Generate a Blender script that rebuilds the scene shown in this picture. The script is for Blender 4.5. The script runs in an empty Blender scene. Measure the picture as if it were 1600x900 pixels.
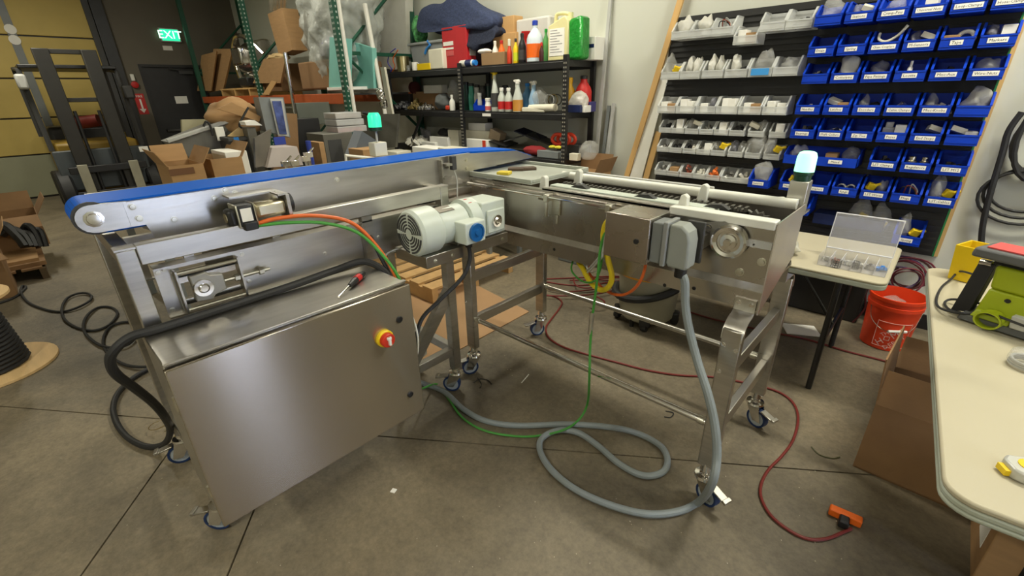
import bpy, math, random
from mathutils import Vector, Matrix, Euler
random.seed(7)
scene = bpy.context.scene
COL = scene.collection
V = Vector
# ---------------------------------------------------------------- camera
FPX = 705.0; PITCH = math.atan(308/705.0); ROLL = math.radians(1.2); YAW = math.radians(46.5); CAMH = 1.65
def _room(x, y, z):            # view-aligned horizontal axes -> room axes (X along back wall, Y to back wall)
    s, c = math.sin(YAW), math.cos(YAW)
    return V((x*s - y*c, x*c + y*s, z))
_c, _s = math.cos(PITCH), math.sin(PITCH)
_F = _room(0, _c, -_s); _R0 = _room(1, 0, 0); _D0 = _room(0, -_s, -_c)
_R = _R0*math.cos(ROLL) + _D0*math.sin(ROLL); _D = _D0*math.cos(ROLL) - _R0*math.sin(ROLL)
CAM = V((0, 0, CAMH))
cd = bpy.data.cameras.new('camera'); cam = bpy.data.objects.new('camera', cd); COL.objects.link(cam)
cd.sensor_width = 36; cd.lens = 36*FPX/1600; cd.clip_start = .02; cd.clip_end = 60
cam.matrix_world = Matrix(((_R.x, -_D.x, -_F.x, 0), (_R.y, -_D.y, -_F.y, 0), (_R.z, -_D.z, -_F.z, CAMH), (0, 0, 0, 1)))
scene.camera = cam
# surveying helpers: where a sight line meets a known plane of the room
def _ray(px, py): return _F + _R*((px-800)/FPX) + _D*((py-450)/FPX)
def Z(px, py, z): r = _ray(px, py); return CAM + r*((z-CAMH)/r.z)
def XP(px, py, X): r = _ray(px, py); return CAM + r*(X/r.x)
def YP(px, py, Y): r = _ray(px, py); return CAM + r*(Y/r.y)
# ---------------------------------------------------------------- world, lamps, exposure
w = bpy.data.worlds.new('world'); scene.world = w; w.use_nodes = True
w.node_tree.nodes['Background'].inputs[0].default_value = (.62, .72, 1, 1)
w.node_tree.nodes['Background'].inputs[1].default_value = 11.0
vs = scene.view_settings
vs.view_transform = 'Standard'; vs.look = 'None'; vs.gamma = 1; vs.use_curve_mapping = False
vs.exposure = 0.35
LAMPS = [(-9.0, .2, 3.75, 60), (-.9, -2.4, 3.6, 66), (1.9, .66, 3.75, 22), (-3.0, 2.7, 3.9, 62), (.7, 2.9, 3.9, 80), (-6.4, 2.2, 3.75, 26)]
def area(name, loc, sx, sy, power, col):
    l = bpy.data.lights.new(name, 'AREA'); l.shape = 'RECTANGLE'; l.size = sx; l.size_y = sy; l.energy = power; l.color = col
    o = bpy.data.objects.new(name, l); COL.objects.link(o); o.location = loc; return o
for x, y, z, p in LAMPS:
    area('ceiling_lamp_light', (x, y, z-.045), 1.18, .26, p, (1, .955, .79))
# ---------------------------------------------------------------- materials
MATS = {}
def mat(key, col=(.5, .5, .5), rough=.5, metal=0., var=.06, scale=8., bump=0., bscale=60., alpha=1., emit=None, es=0., spec=.5, aniso=0., stretch=None, trans=0., clear=0.):
    if key in MATS: return MATS[key]
    m = bpy.data.materials.new(key); m.use_nodes = True; nt = m.node_tree; N = nt.nodes; L = nt.links
    b = N['Principled BSDF']
    tc = N.new('ShaderNodeTexCoord'); src = tc.outputs['Object']
    if stretch:
        mp = N.new('ShaderNodeMapping'); mp.inputs['Scale'].default_value = stretch; L.new(src, mp.inputs['Vector']); src = mp.outputs[0]
    nz = N.new('ShaderNodeTexNoise'); nz.inputs['Scale'].default_value = scale; nz.inputs['Detail'].default_value = 5; L.new(src, nz.inputs['Vector'])
    rp = N.new('ShaderNodeValToRGB'); L.new(nz.outputs['Fac'], rp.inputs['Fac'])
    rp.color_ramp.elements[0].position = .3; rp.color_ramp.elements[1].position = .7
    rp.color_ramp.elements[0].color = tuple(max(0, c*(1-var)) for c in col) + (1,)
    rp.color_ramp.elements[1].color = tuple(min(1, c*(1+var)) for c in col) + (1,)
    L.new(rp.outputs['Color'], b.inputs['Base Color'])
    b.inputs['Roughness'].default_value = rough; b.inputs['Metallic'].default_value = metal
    b.inputs['Alpha'].default_value = alpha; b.inputs['Specular IOR Level'].default_value = spec
    b.inputs['Transmission Weight'].default_value = trans; b.inputs['Coat Weight'].default_value = clear
    if metal and rough > .1 and not aniso:
        mr = N.new('ShaderNodeMapRange'); L.new(nz.outputs['Fac'], mr.inputs['Value'])
        mr.inputs['To Min'].default_value = rough*.8; mr.inputs['To Max'].default_value = rough*1.25; L.new(mr.outputs[0], b.inputs['Roughness'])
    if aniso:
        b.inputs['Anisotropic'].default_value = aniso
        tg = N.new('ShaderNodeTangent'); tg.direction_type = 'RADIAL'; tg.axis = 'Z'; L.new(tg.outputs[0], b.inputs['Tangent'])
        b.inputs['Anisotropic Rotation'].default_value = .25
    if emit:
        b.inputs['Emission Color'].default_value = emit + (1,); b.inputs['Emission Strength'].default_value = es
    if bump:
        n2 = N.new('ShaderNodeTexNoise'); n2.inputs['Scale'].default_value = bscale; n2.inputs['Detail'].default_value = 3; L.new(src, n2.inputs['Vector'])
        bp = N.new('ShaderNodeBump'); bp.inputs['Strength'].default_value = bump; bp.inputs['Distance'].default_value = .01
        L.new(n2.outputs['Fac'], bp.inputs['Height']); L.new(bp.outputs[0], b.inputs['Normal'])
    MATS[key] = m; return m
def S(r, g, b):               # sRGB 0-255 to linear
    f = lambda c: (c/255/12.92) if c/255 <= .04045 else ((c/255+.055)/1.055)**2.4
    return (f(r), f(g), f(b))
STEEL = mat('brushed_steel', (.50, .48, .44), .30, 1, .10, 5, .02, 300, stretch=(1, 1, 14))
STEELH = mat('brushed_steel_horizontal', (.53, .51, .47), .34, 1, .09, 4, .02, 300, stretch=(9, 1.2, 9))
DOOR = mat('enclosure_steel', (.50, .45, .38), .22, 1, .03, 3, .0, 300, aniso=.98, stretch=(1, .6, 1))
CHROME = mat('chrome', (.75, .73, .70), .12, 1, .04)
ZINC = mat('zinc', (.62, .60, .52), .35, 1, .12, 20)
BLK = mat('black_plastic', (.012, .012, .013), .45, 0, .2)
RUB = mat('black_rubber', (.016, .016, .017), .6, 0, .2)
BLKM = mat('black_steel', (.014, .014, .015), .4, 0, .2)
WHT = mat('white_plastic', S(232, 230, 220), .45, 0, .03)
CREAM = mat('cream_white', S(225, 220, 200), .5, 0, .04)
PAPER = mat('white_paper', S(238, 236, 228), .8, 0, .03)
INK = mat('ink', (.03, .03, .035), .7, 0, .1)
CARD = mat('cardboard', S(166, 130, 88), .85, 0, .08, 6, .08, 90, stretch=(1, 1, 6))
CARD2 = mat('cardboard_dark', S(136, 104, 70), .85, 0, .1, 6, .08, 90)
WOOD = mat('pine', S(205, 165, 105), .7, 0, .16, 10, .1, 60, stretch=(1, 1, .12))
PLY = mat('plywood', S(214, 180, 128), .7, 0, .12, 7, .08, 50, stretch=(.4, 3, 1))
BLUE = mat('blue_bin', S(8, 58, 182), .45, 0, .05, spec=.25)
CLEAR = mat('clear_bin', S(226, 228, 226), .3, 0, .04, alpha=.40)
BAG = mat('plastic_bag', S(215, 215, 210), .16, 0, .1, 14, .8, 60, alpha=.30)
BAGW = mat('white_bag', S(222, 220, 210), .35, 0, .08, 14, .5, 45, alpha=.75)
RED = mat('red', S(190, 30, 28), .5); ORANGE = mat('orange', S(235, 105, 20), .5); YEL = mat('yellow', S(235, 200, 20), .45)
GREEN = mat('green', S(30, 150, 50), .5); TEAL = mat('rack_green', S(22, 78, 58), .5, 0, .12); OBEAM = mat('beam_orange', S(178, 84, 36), .55, 0, .12)
GREY = mat('grey_plastic', S(120, 124, 124), .5); LGREY = mat('light_grey', S(180, 180, 176), .5); DGREY = mat('dark_grey', S(62, 62, 62), .55)
TABLE = mat('table_top', S(184, 176, 152), .5, 0, .03, 3, .04, 400)
TEDGE = mat('table_edge', S(176, 182, 168), .5, 0, .03)
MOTW = mat('motor_white', S(204, 212, 202), .4, 0, .02)
# ---------------------------------------------------------------- mesh builder
ORG = {}
class MB:
    def __init__(s): s.v = []; s.f = []
    def add(s, vs, fs):
        n = len(s.v); s.v += [V(p) for p in vs]; s.f += [tuple(i+n for i in f) for f in fs]; return s
    def box(s, x0, x1, y0, y1, z0, z1, rot=0., about=None, M=None):
        p = [V((x, y, z)) for z in (z0, z1) for y in (y0, y1) for x in (x0, x1)]
        if rot or M:
            c = V(about) if about else V(((x0+x1)/2, (y0+y1)/2, (z0+z1)/2))
            R = M if M else Matrix.Rotation(rot, 3, 'Z'); p = [R @ (q-c) + c for q in p]
        return s.add(p, [(0, 2, 3, 1), (4, 5, 7, 6), (0, 1, 5, 4), (2, 6, 7, 3), (0, 4, 6, 2), (1, 3, 7, 5)])
    def cb(s, c, d, rot=0., M=None):  # box by centre and size
        return s.box(c[0]-d[0]/2, c[0]+d[0]/2, c[1]-d[1]/2, c[1]+d[1]/2, c[2]-d[2]/2, c[2]+d[2]/2, rot, None, M)
    def tube(s, pts, r, n=8, closed=False, cap=True):
        pts = [V(p) for p in pts]; m = len(pts); rs = r if isinstance(r, (list, tuple)) else [r]*m
        vs = []; up = None
        for i, p in enumerate(pts):
            a = pts[i-1] if (i or closed) else p; b = pts[(i+1) % m] if (i < m-1 or closed) else p
            t = (b-a).normalized() if (b-a).length > 1e-9 else V((0, 0, 1))
            if up is None: up = V((0, 0, 1)) if abs(t.z) < .9 else V((1, 0, 0))
            u = up - t*up.dot(t)
            if u.length < 1e-6: u = t.orthogonal()
            u.normalize(); w_ = t.cross(u); up = u
            vs += [p + (u*math.cos(2*math.pi*k/n) + w_*math.sin(2*math.pi*k/n))*rs[i] for k in range(n)]
        fs = []
        for i in range(m if closed else m-1):
            j = (i+1) % m
            fs += [(i*n+k, i*n+(k+1) % n, j*n+(k+1) % n, j*n+k) for k in range(n)]
        if cap and not closed: fs += [tuple(range(n-1, -1, -1)), tuple((m-1)*n+k for k in range(n))]
        return s.add(vs, fs)
    def cyl(s, a, b, r, r2=None, n=16): return s.tube([a, b], [r, r if r2 is None else r2], n)
    def lathe(s, prof, c=(0, 0, 0), axis='z', n=20, cap=True):   # prof: (radius, height)
        vs = []; c = V(c)
        for r, h in prof:
            for k in range(n):
                a = 2*math.pi*k/n; q = (r*math.cos(a), r*math.sin(a), h)
                if axis == 'x': q = (h, q[0], q[1])
                elif axis == 'y': q = (q[1], h, q[0])
                vs.append(c+V(q))
        fs = [(i*n+k, i*n+(k+1) % n, (i+1)*n+(k+1) % n, (i+1)*n+k) for i in range(len(prof)-1) for k in range(n)]
        if cap: fs += [tuple(range(n-1, -1, -1)), tuple((len(prof)-1)*n+k for k in range(n))]
        return s.add(vs, fs)
    def prism(s, poly, axis, a, b):   # polygon in the two other axes, extruded along axis from a to b
        n = len(poly)
        def q(p, h): return {'x': (h, p[0], p[1]), 'y': (p[0], h, p[1]), 'z': (p[0], p[1], h)}[axis]
        vs = [q(p, a) for p in poly] + [q(p, b) for p in poly]
        fs = [tuple(range(n-1, -1, -1)), tuple(range(n, 2*n))] + [(k, (k+1) % n, n+(k+1) % n, n+k) for k in range(n)]
        return s.add(vs, fs)
    def sheet(s, quad, t):            # quad of 4 points given thickness t along its normal
        q = [V(p) for p in quad]; nrm = (q[1]-q[0]).cross(q[3]-q[0]).normalized()*t
        return s.add(q+[p+nrm for p in q], [(3, 2, 1, 0), (4, 5, 6, 7), (0, 1, 5, 4), (1, 2, 6, 5), (2, 3, 7, 6), (3, 0, 4, 7)])
    def ball(s, c, r, n=10, m=6, sq=(1, 1, 1)):
        c = V(c); vs = []
        for i in range(1, m):
            t = math.pi*i/m
            vs += [c+V((r*math.sin(t)*math.cos(2*math.pi*k/n)*sq[0], r*math.sin(t)*math.sin(2*math.pi*k/n)*sq[1], r*math.cos(t)*sq[2])) for k in range(n)]
        fs = [(i*n+k, (i+1)*n+k, (i+1)*n+(k+1) % n, i*n+(k+1) % n) for i in range(m-2) for k in range(n)]
        b = len(vs); vs += [c+V((0, 0, r*sq[2])), c-V((0, 0, r*sq[2]))]
        fs += [(b, k, (k+1) % n) for k in range(n)] + [(b+1, (m-2)*n+(k+1) % n, (m-2)*n+k) for k in range(n)]
        return s.add(vs, fs)
    def build(s, name, m, parent=None, bevel=0., smooth=True, sharp=.6, seg=2, origin=None):
        if parent is not None: o = ORG[parent]
        elif origin is not None: o = V(origin)
        else:
            lo = [min(p[i] for p in s.v) for i in range(3)]; hi = [max(p[i] for p in s.v) for i in range(3)]
            o = V(((lo[0]+hi[0])/2, (lo[1]+hi[1])/2, lo[2]))
        me = bpy.data.meshes.new(name); me.from_pydata([tuple(p-o) for p in s.v], [], s.f); me.update()
        if smooth: me.shade_smooth(); me.set_sharp_from_angle(angle=sharp)
        me.materials.append(m)
        ob = bpy.data.objects.new(name, me); COL.objects.link(ob)
        if parent is not None: ob.parent = parent
        else: ob.location = o
        ORG[ob] = o
        if bevel:
            bm = ob.modifiers.new('bevel', 'BEVEL'); bm.width = bevel; bm.segments = seg; bm.limit_method = 'ANGLE'; bm.angle_limit = .7
        return ob
def tag(o, label=None, cat=None, group=None, kind=None):
    if label: o['label'] = label
    if cat: o['category'] = cat
    if group: o['group'] = group
    if kind: o['kind'] = kind
    return o
def thing(name, label, cat, loc=(0, 0, 0), group=None):
    o = bpy.data.objects.new(name, None); COL.objects.link(o); o.location = loc; o.empty_display_size = .05
    ORG[o] = V(loc); return tag(o, label, cat, group)
def copy_tree(o, parent=None):
    c = o.copy(); COL.objects.link(c); c.parent = parent; ORG[c] = ORG[o]
    for ch in o.children: copy_tree(ch, c)
    return c
def box(name, m, x0, x1, y0, y1, z0, z1, parent=None, bevel=0., rot=0.):
    return MB().box(x0, x1, y0, y1, z0, z1, rot).build(name, m, parent, bevel)
def struct(o): o['kind'] = 'structure'; return o
def spline(pts, n=6, closed=False):
    P = [V(p) for p in pts]; out = []; m = len(P)
    for i in range(m if closed else m-1):
        p0 = P[i-1] if (i or closed) else P[0]; p1 = P[i]; p2 = P[(i+1) % m]; p3 = P[(i+2) % m] if (i+2 < m or closed) else P[-1]
        for k in range(n):
            t = k/n
            out.append(.5*((2*p1)+(p2-p0)*t+(2*p0-5*p1+4*p2-p3)*t*t+(3*p1-p0-3*p2+p3)*t**3))
    if not closed: out.append(P[-1])
    return out
# lettering: every string made once as a mesh, centred on its own origin in the XY plane
TEXTS = ['EXIT', 'FIRE', 'THE', 'HOME', 'DEPOT', 'Stations', 'Crimp-Pins', 'Universal Nuts', 'Loop-Clamps', 'Hose-Clamps', 'Drain', 'Spring', 'Chain Couplers', 'M-Sensors', 'Tape', 'Markers',
 'Cotterpins', 'Pipe Fittings', 'Loctite', 'Misc-Aux', 'Wire-Nuts', 'Handles', 'Latches', 'Encoders', 'Cable Clamps', 'Misc-Knobs', 'Bearings', 'Shaft Collars', 'Zip Ties', 'Fuses', 'End Stops', 'LST Clamps', 'Regulators', 'LST M12', 'Manifolds', 'Couplers', 'Rings', 'LST Wires', 'Plugs', 'LST-Cables', 'Sensors', 'Mixed', 'HEAVY', 'CLEANER']
TXT = {}
_tmp = []
for t_ in TEXTS:
    cu = bpy.data.curves.new('t', 'FONT'); cu.body = t_; cu.size = 1; cu.align_x = 'CENTER'; cu.align_y = 'CENTER'; cu.resolution_u = 1
    ob_ = bpy.data.objects.new('t', cu); COL.objects.link(ob_); _tmp.append((t_, ob_, cu))
dg = bpy.context.evaluated_depsgraph_get(); dg.update()
for t_, ob_, cu in _tmp: TXT[t_] = bpy.data.meshes.new_from_object(ob_.evaluated_get(dg))
for t_, ob_, cu in _tmp: bpy.data.objects.remove(ob_); bpy.data.curves.remove(cu)
def text(s, m, parent, c, xd, yd, size, wrap=None):  # letters at world point c with reading direction xd and up direction yd
    me = TXT[s]; c, xd, yd = V(c), V(xd).normalized(), V(yd).normalized()
    mb = MB(); vs = []
    for v in me.vertices:
        p = c + xd*v.co.x*size + yd*v.co.y*size
        vs.append(wrap(p) if wrap else p)
    mb.add(vs, [tuple(f.vertices) for f in me.polygons])
    return mb.build('lettering', m, parent, smooth=False)
def textw(s): xs = [v.co.x for v in TXT[s].vertices]; return max(xs)-min(xs)
# ================================================================ the setting
XL, XR, YB, YF, HC = -12.05, 3.2, 4.15, -4.2, 4.2
def concrete():
    m = bpy.data.materials.new('concrete'); m.use_nodes = True; nt = m.node_tree; N = nt.nodes; L = nt.links; b = N['Principled BSDF']
    tc = N.new('ShaderNodeTexCoord')
    def nz(sc, det, rough=.6, dist=0.):
        n = N.new('ShaderNodeTexNoise'); n.inputs['Scale'].default_value = sc; n.inputs['Detail'].default_value = det; n.inputs['Roughness'].default_value = rough
        n.inputs['Distortion'].default_value = dist; L.new(tc.outputs['Object'], n.inputs['Vector']); return n
    def ramp(n, e):
        r = N.new('ShaderNodeValToRGB'); L.new(n.outputs['Fac'], r.inputs['Fac'])
        while len(r.color_ramp.elements) < len(e): r.color_ramp.elements.new(.5)
        for el, (p, c) in zip(r.color_ramp.elements, e): el.position = p; el.color = c + (1,)
        return r
    big = ramp(nz(1.1, 8, .62, .6), [(.28, S(88, 80, 66)), (.5, S(120, 110, 91)), (.74, S(146, 133, 109))])
    fine = ramp(nz(38, 6, .75), [(.3, (.62, .62, .62)), (.7, (1.2, 1.2, 1.2))])
    blot = ramp(nz(3.2, 4, .5, 1.5), [(.24, (.70, .70, .72)), (.42, (1, 1, 1))])
    def mul(a, c, f):
        x = N.new('ShaderNodeMix'); x.data_type = 'RGBA'; x.blend_type = 'MULTIPLY'; x.inputs[0].default_value = f
        L.new(a, x.inputs[6]); L.new(c, x.inputs[7]); return x.outputs[2]
    c = mul(mul(big.outputs[0], fine.outputs[0], .8), blot.outputs[0], .8); L.new(c, b.inputs['Base Color'])
    r = N.new('ShaderNodeMapRange'); L.new(nz(2, 4).outputs['Fac'], r.inputs['Value']); r.inputs['To Min'].default_value = .42; r.inputs['To Max'].default_value = .7; L.new(r.outputs[0], b.inputs['Roughness'])
    bp = N.new('ShaderNodeBump'); bp.inputs['Strength'].default_value = .15; bp.inputs['Distance'].default_value = .01; L.new(nz(70, 5).outputs['Fac'], bp.inputs['Height']); L.new(bp.outputs[0], b.inputs['Normal'])
    return m
CONC = concrete()
JOINT = mat('joint_dark', (.02, .018, .015), .9)
floor = struct(box('floor', JOINT, XL-.3, XR+.3, YF-.3, YB+.3, -.2, -.012))
def clip(poly, n, d, gap=.004):     # keep the side n.p <= d - gap
    out = []
    for i, p in enumerate(poly):
        q = poly[(i+1) % len(poly)]; a = n[0]*p[0]+n[1]*p[1]-d+gap; b = n[0]*q[0]+n[1]*q[1]-d+gap
        if a <= 0: out.append(p)
        if a*b < 0: t = a/(a-b); out.append((p[0]+(q[0]-p[0])*t, p[1]+(q[1]-p[1])*t))
    return out
room = [(XL-.3, YF-.2), (XR+.2, YF-.2), (XR+.2, YB+.2), (XL-.3, YB+.2)]
n1, d1 = (-.5826, .8127), 1.753
n2 = (.6, .8)
neg = lambda n: (-n[0], -n[1])
near = clip(room, n1, d1)
for poly in (clip(room, neg(n1), -d1), clip(near, n2, -1.44), clip(clip(near, neg(n2), 1.44), n2, -.889), clip(near, neg(n2), .889)):
    MB().prism(poly, 'z', -.012, 0).build('slab', CONC, floor, smooth=False)
WALLW = mat('wall_white', S(204, 205, 193), .75, 0, .015, 2, .03, 120)
WALLG = mat('wall_grey', S(104, 98, 86), .8, 0, .05, 2, .04, 120)
struct(box('wall_back', WALLW, XL, XR, YB, YB+.15, 0, HC))
struct(box('wall_front', WALLW, XL, XR, YF-.15, YF, 0, HC))
# right wall; unseen window added and shaped for the bluish band on the enclosure
wy0, wy1, wz0, wz1 = .85, 1.45, .15, 2.45
wr = struct(MB().box(XR, XR+.15, YF, wy0, 0, HC).box(XR, XR+.15, wy1, YB, 0, HC).box(XR, XR+.15, wy0, wy1, 0, wz0).box(XR, XR+.15, wy0, wy1, wz1, HC).build('wall_right', WALLW))
wn = struct(MB().box(XR+.04, XR+.1, wy0, wy0+.04, wz0, wz1).box(XR+.04, XR+.1, wy1-.04, wy1, wz0, wz1).box(XR+.04, XR+.1, wy0+.04, wy1-.04, wz0, wz0+.04).box(XR+.04, XR+.1, wy0+.04, wy1-.04, wz1-.04, wz1).build('added_window_1', LGREY))
GLASS = mat('glass', (.9, .95, .95), .02, 0, .01, alpha=.12)
box('pane', GLASS, XR+.065, XR+.071, wy0+.04, wy1-.04, wz0+.04, wz1-.04, wn)
# left wall with roller door opening and exit door
WLo = MB().box(XL-.15, XL, YF, -1.9, 0, HC).box(XL-.15, XL, -1.9, 1.72, 3.6, HC).box(XL-.15, XL, 1.72, 2.2, 0, HC).box(XL-.15, XL, 2.2, 3.3, 2.27, HC).box(XL-.15, XL, 3.3, YB, 0, HC)
struct(WLo.build('wall_left', WALLG))
CEIL = mat('ceiling', S(232, 230, 220), .9, 0, .02)
struct(box('ceiling', CEIL, XL, XR, YF, YB, HC, HC+.1))
struct(box('baseboard_back', BLK, XL, XR, YB-.012, YB, 0, .11))
struct(box('baseboard_left', BLK, XL, XL+.012, 1.95, 2.15, 0, .11))
GD = mat('garage_door_tan', S(192, 168, 92), .6, 0, .05, 3, .05, 90)
GDG = mat('garage_door_lower', S(150, 150, 124), .6, 0, .05, 3, .05, 90)
gd = struct(box('door_1', DGREY, XL-.12, XL-.07, -1.9, 1.72, 0, 3.6))
zs = [.02, .755, 1.37, 2.01, 2.675, 3.58]
for i in range(5):
    o = MB().box(XL-.075, XL-.03, -1.9, 1.70, zs[i]+.012, zs[i+1]-.012).build('panel', GDG if i < 1 else GD, gd, .006)
box('track', BLKM, XL-.02, XL+.06, 1.76, 1.95, 0, 3.6, gd, .004)
box('jamb', DGREY, XL-.02, XL+.03, 1.66, 1.75, 0, 3.6, gd)
box('stile', GREY, XL-.03, XL-.015, .56, .67, .8, 3.58, gd)
for z in (2.60, 2.76): MB().lathe([(.075, 0), (.075, .008)], (XL-.015, .615, z), 'x', 14).build('sticker', PAPER, gd)
ed = struct(box('door_2', BLKM, XL-.1, XL-.04, 2.24, 3.26, .01, 2.22))
MB().box(XL-.1, XL+.015, 2.2, 2.25, 0, 2.27).box(XL-.1, XL+.015, 3.25, 3.3, 0, 2.27).box(XL-.1, XL+.015, 2.25, 3.25, 2.22, 2.27).build('door_frame', BLK, ed)
box('sign', PAPER, XL-.04, XL-.034, 2.66, 2.88, 1.54, 1.68, ed)
MB().box(XL-.04, XL+.03, 2.35, 3.15, 1.0, 1.05).build('push_bar', DGREY, ed, .01)
MB().box(XL-.04, XL+.02, 2.85, 3.1, 2.1, 2.16).cyl((XL, 3.0, 2.15), (XL+.05, 2.7, 2.19), .012).build('closer', DGREY, ed)
# wall fittings
e = thing('exit_sign', 'green lit EXIT sign on the grey wall above the black door', 'exit sign', (XL+.0, 2.87, 2.62))
box('housing', LGREY, XL+.002, XL+.06, 2.70, 3.04, 2.68, 2.92, e, .006)
EXG = mat('exit_green', (.01, .10, .05), .5, emit=(.02, .75, .33), es=1.2); EXW = mat('exit_letters', (.7, 1, .8), .5, emit=(.45, 1, .65), es=2.2)
box('face', EXG, XL+.06, XL+.064, 2.72, 3.02, 2.70, 2.90, e)
text('EXIT', EXW, e, (XL+.067, 2.87, 2.80), (0, 1, 0), (0, 0, 1), .20)
tag(box('notice_card', PAPER, XL+.002, XL+.006, 2.70, 2.86, 2.53, 2.61), 'small white notice card under the EXIT sign', 'notice')
f_ = thing('extinguisher_sign', 'red sign with white down arrow beside the black door', 'sign', (XL, 2.06, 1.35))
box('plate', RED, XL+.002, XL+.006, 1.98, 2.14, 1.36, 1.74, f_)
MB().prism([(2.045, 1.64), (2.075, 1.64), (2.075, 1.46), (2.115, 1.46), (2.06, 1.385), (2.005, 1.46), (2.045, 1.46)], 'x', XL+.006, XL+.008).build('arrow', PAPER, f_)
text('FIRE', PAPER, f_, (XL+.009, 2.06, 1.69), (0, 1, 0), (0, 0, 1), .06)
a_ = thing('fire_alarm', 'white and red fire alarm strobe on the wall left of black door', 'alarm', (XL, 2.05, 1.84))
MB().lathe([(.06, 0), (.06, .05), (.03, .06)], (XL+.002, 2.05, 1.90), 'x', 14).build('horn', RED, a_)
box('strobe', WHT, XL+.002, XL+.05, 2.02, 2.08, 1.97, 2.09, a_, .008)
# ceiling lamps (out of frame)
LAMPW = ['over the forklift', 'behind the photographer', 'over the cream table', 'over the black shelving', 'over the storage bins', 'over the pallet rack']
for i, (x, y, z, p) in enumerate(LAMPS):
    l = thing('ceiling_lamp', 'long white ceiling lamp hung ' + LAMPW[i], 'lamp', (x, y, z-.04), 'ceiling lamps')
    MB().box(x-.62, x+.62, y-.14, y+.14, z, z+.06).build('housing', WHT, l, .01)
    MB().cyl((x-.45, y, z+.06), (x-.45, y, HC), .006).build('hanger', DGREY, l); MB().cyl((x+.45, y, z+.06), (x+.45, y, HC), .006).build('hanger', DGREY, l)
# ================================================================ casters (part prototypes)
def caster(parent, x, y, ang, ztop):     # swivel caster under a post at x, y; ang = direction the wheel trails
    d = V((math.cos(ang), math.sin(ang), 0)); n = V((-d.y, d.x, 0)); w = V((x, y, 0)) + d*.03
    r = .052
    k = MB().cyl((x, y, .135), (x, y, ztop), .013, n=10).cyl((x, y, ztop-.05), (x, y, ztop), .026, .018, n=12)
    k.lathe([(.012, .158), (.022, .152), (.024, .144), (.042, .140), (.045, .130), (.040, .122)], (x, y, 0), n=16)
    for s_ in (-1, 1):
        o = n*(.021*s_); t = n*(.004*s_)
        pts = [w+d*.03+V((0, 0, r-.012)), w-d*.012+V((0, 0, r-.015)), V((x, y, .125))-d*.036, V((x, y, .125))+d*.036]
        k.sheet([p+o for p in pts], .004)
    f = k.build('caster', CHROME, parent)
    MB().lathe([(r-.012, -.014), (r-.010, -.016), (r-.010, .016), (r-.012, .014)], (0, 0, 0), 'z', 20)
    hub = MB(); tyre = MB()
    def ring(mb, r0, r1, h):
        vs = []; N_ = 20
        for rr, hh in ((r0, -h), (r1, -h), (r1, h), (r0, h)):
            for i in range(N_):
                a = 2*math.pi*i/N_; vs.append(w + V((0, 0, r)) + d*(rr*math.cos(a)) + V((0, 0, rr*math.sin(a))) + n*hh)
        fs = [(j*N_+i, j*N_+(i+1) % N_, ((j+1) % 4)*N_+(i+1) % N_, ((j+1) % 4)*N_+i) for j in range(4) for i in range(N_)]
        mb.add(vs, fs)
    ring(hub, .006, r-.009, .012); ring(tyre, r-.010, r, .015)
    hub.build('wheel', mat('wheel_grey', S(170, 178, 184), .5), f); tyre.build('tyre', mat('tyre_blue', S(22, 48, 92), .5), f)
    b = w + d*.035 + V((0, 0, .098))
    M = Matrix((d, n, V((0, 0, 1)))).transposed() @ Matrix.Rotation(math.radians(14), 3, 'Y')
    MB().cb(b+d*.02, (.075, .036, .008), M=M).cb(b+d*.052+V((0, 0, -.004)), (.018, .040, .014), M=M).build('brake_pedal', STEEL, f, .002)
    return f
def bolts(parent, pts, axis, r=.009, h=.008, m=None):
    for p in pts:
        MB().lathe([(r*1.25, 0), (r*1.25, h*.2), (r, h*.3), (r*.9, h), (r*.4, h)], (0, 0, 0), 'z', 6)
        prof = [(r*1.3, 0), (r*1.3, h*.25), (r*.95, h*.3), (r*.85, h*.95), (r*.3, h)]
        mb = MB()
        if axis == '+x': mb.lathe(prof, p, 'x', 10)
        else: mb.lathe([(a, -b) for a, b in prof], p, 'y', 10)
        mb.build('bolt', m or ZINC, parent)
# ================================================================ belt conveyor (runs along Y, near side faces +X)
bc = thing('belt_conveyor', 'stainless steel conveyor with blue belt and big enclosure hung on its side', 'conveyor', (-2.08, .8, 0))
PX0, PX1 = -1.80, -2.37
for x in (PX0, PX1):
    for y in (.145, 1.40):
        MB().box(x-.025, x+.025, y-.025, y+.025, .165, 1.222).build('post', STEEL, bc, .003)
        box('post_cap', STEELH, x-.027, x+.027, y-.027, y+.027, 1.222, 1.228, bc)
caster(bc, PX0, .145, math.radians(225), .2); caster(bc, PX1, .145, math.radians(250), .2)
caster(bc, PX0, 1.40, math.radians(215), .2); caster(bc, PX1, 1.40, math.radians(100), .2)
for x, dx in ((PX0, .025), (PX1, -.025)):
    MB().box(x+dx-.04 if dx > 0 else x+dx, x+dx if dx > 0 else x+dx+.04, .172, 1.375, 1.165, 1.232).build('rail', STEELH, bc, .003)
    MB().box(x-.02, x+.02, .17, 1.375, .26, .31).build('lower_rail', STEELH, bc, .003)
for y in (.145, 1.40):
    MB().box(PX1+.025, PX0-.025, y-.02, y+.02, 1.16, 1.22).build('cross_member', STEELH, bc, .003)
    MB().box(PX1+.025, PX0-.025, y-.02, y+.02, .26, .31).build('cross_member', STEELH, bc, .003)
MB().prism([(1.375, .58), (1.375, .68), (1.10, .36), (1.10, .26)], 'x', PX0-.02, PX0+.015).build('brace', STEEL, bc)
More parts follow.
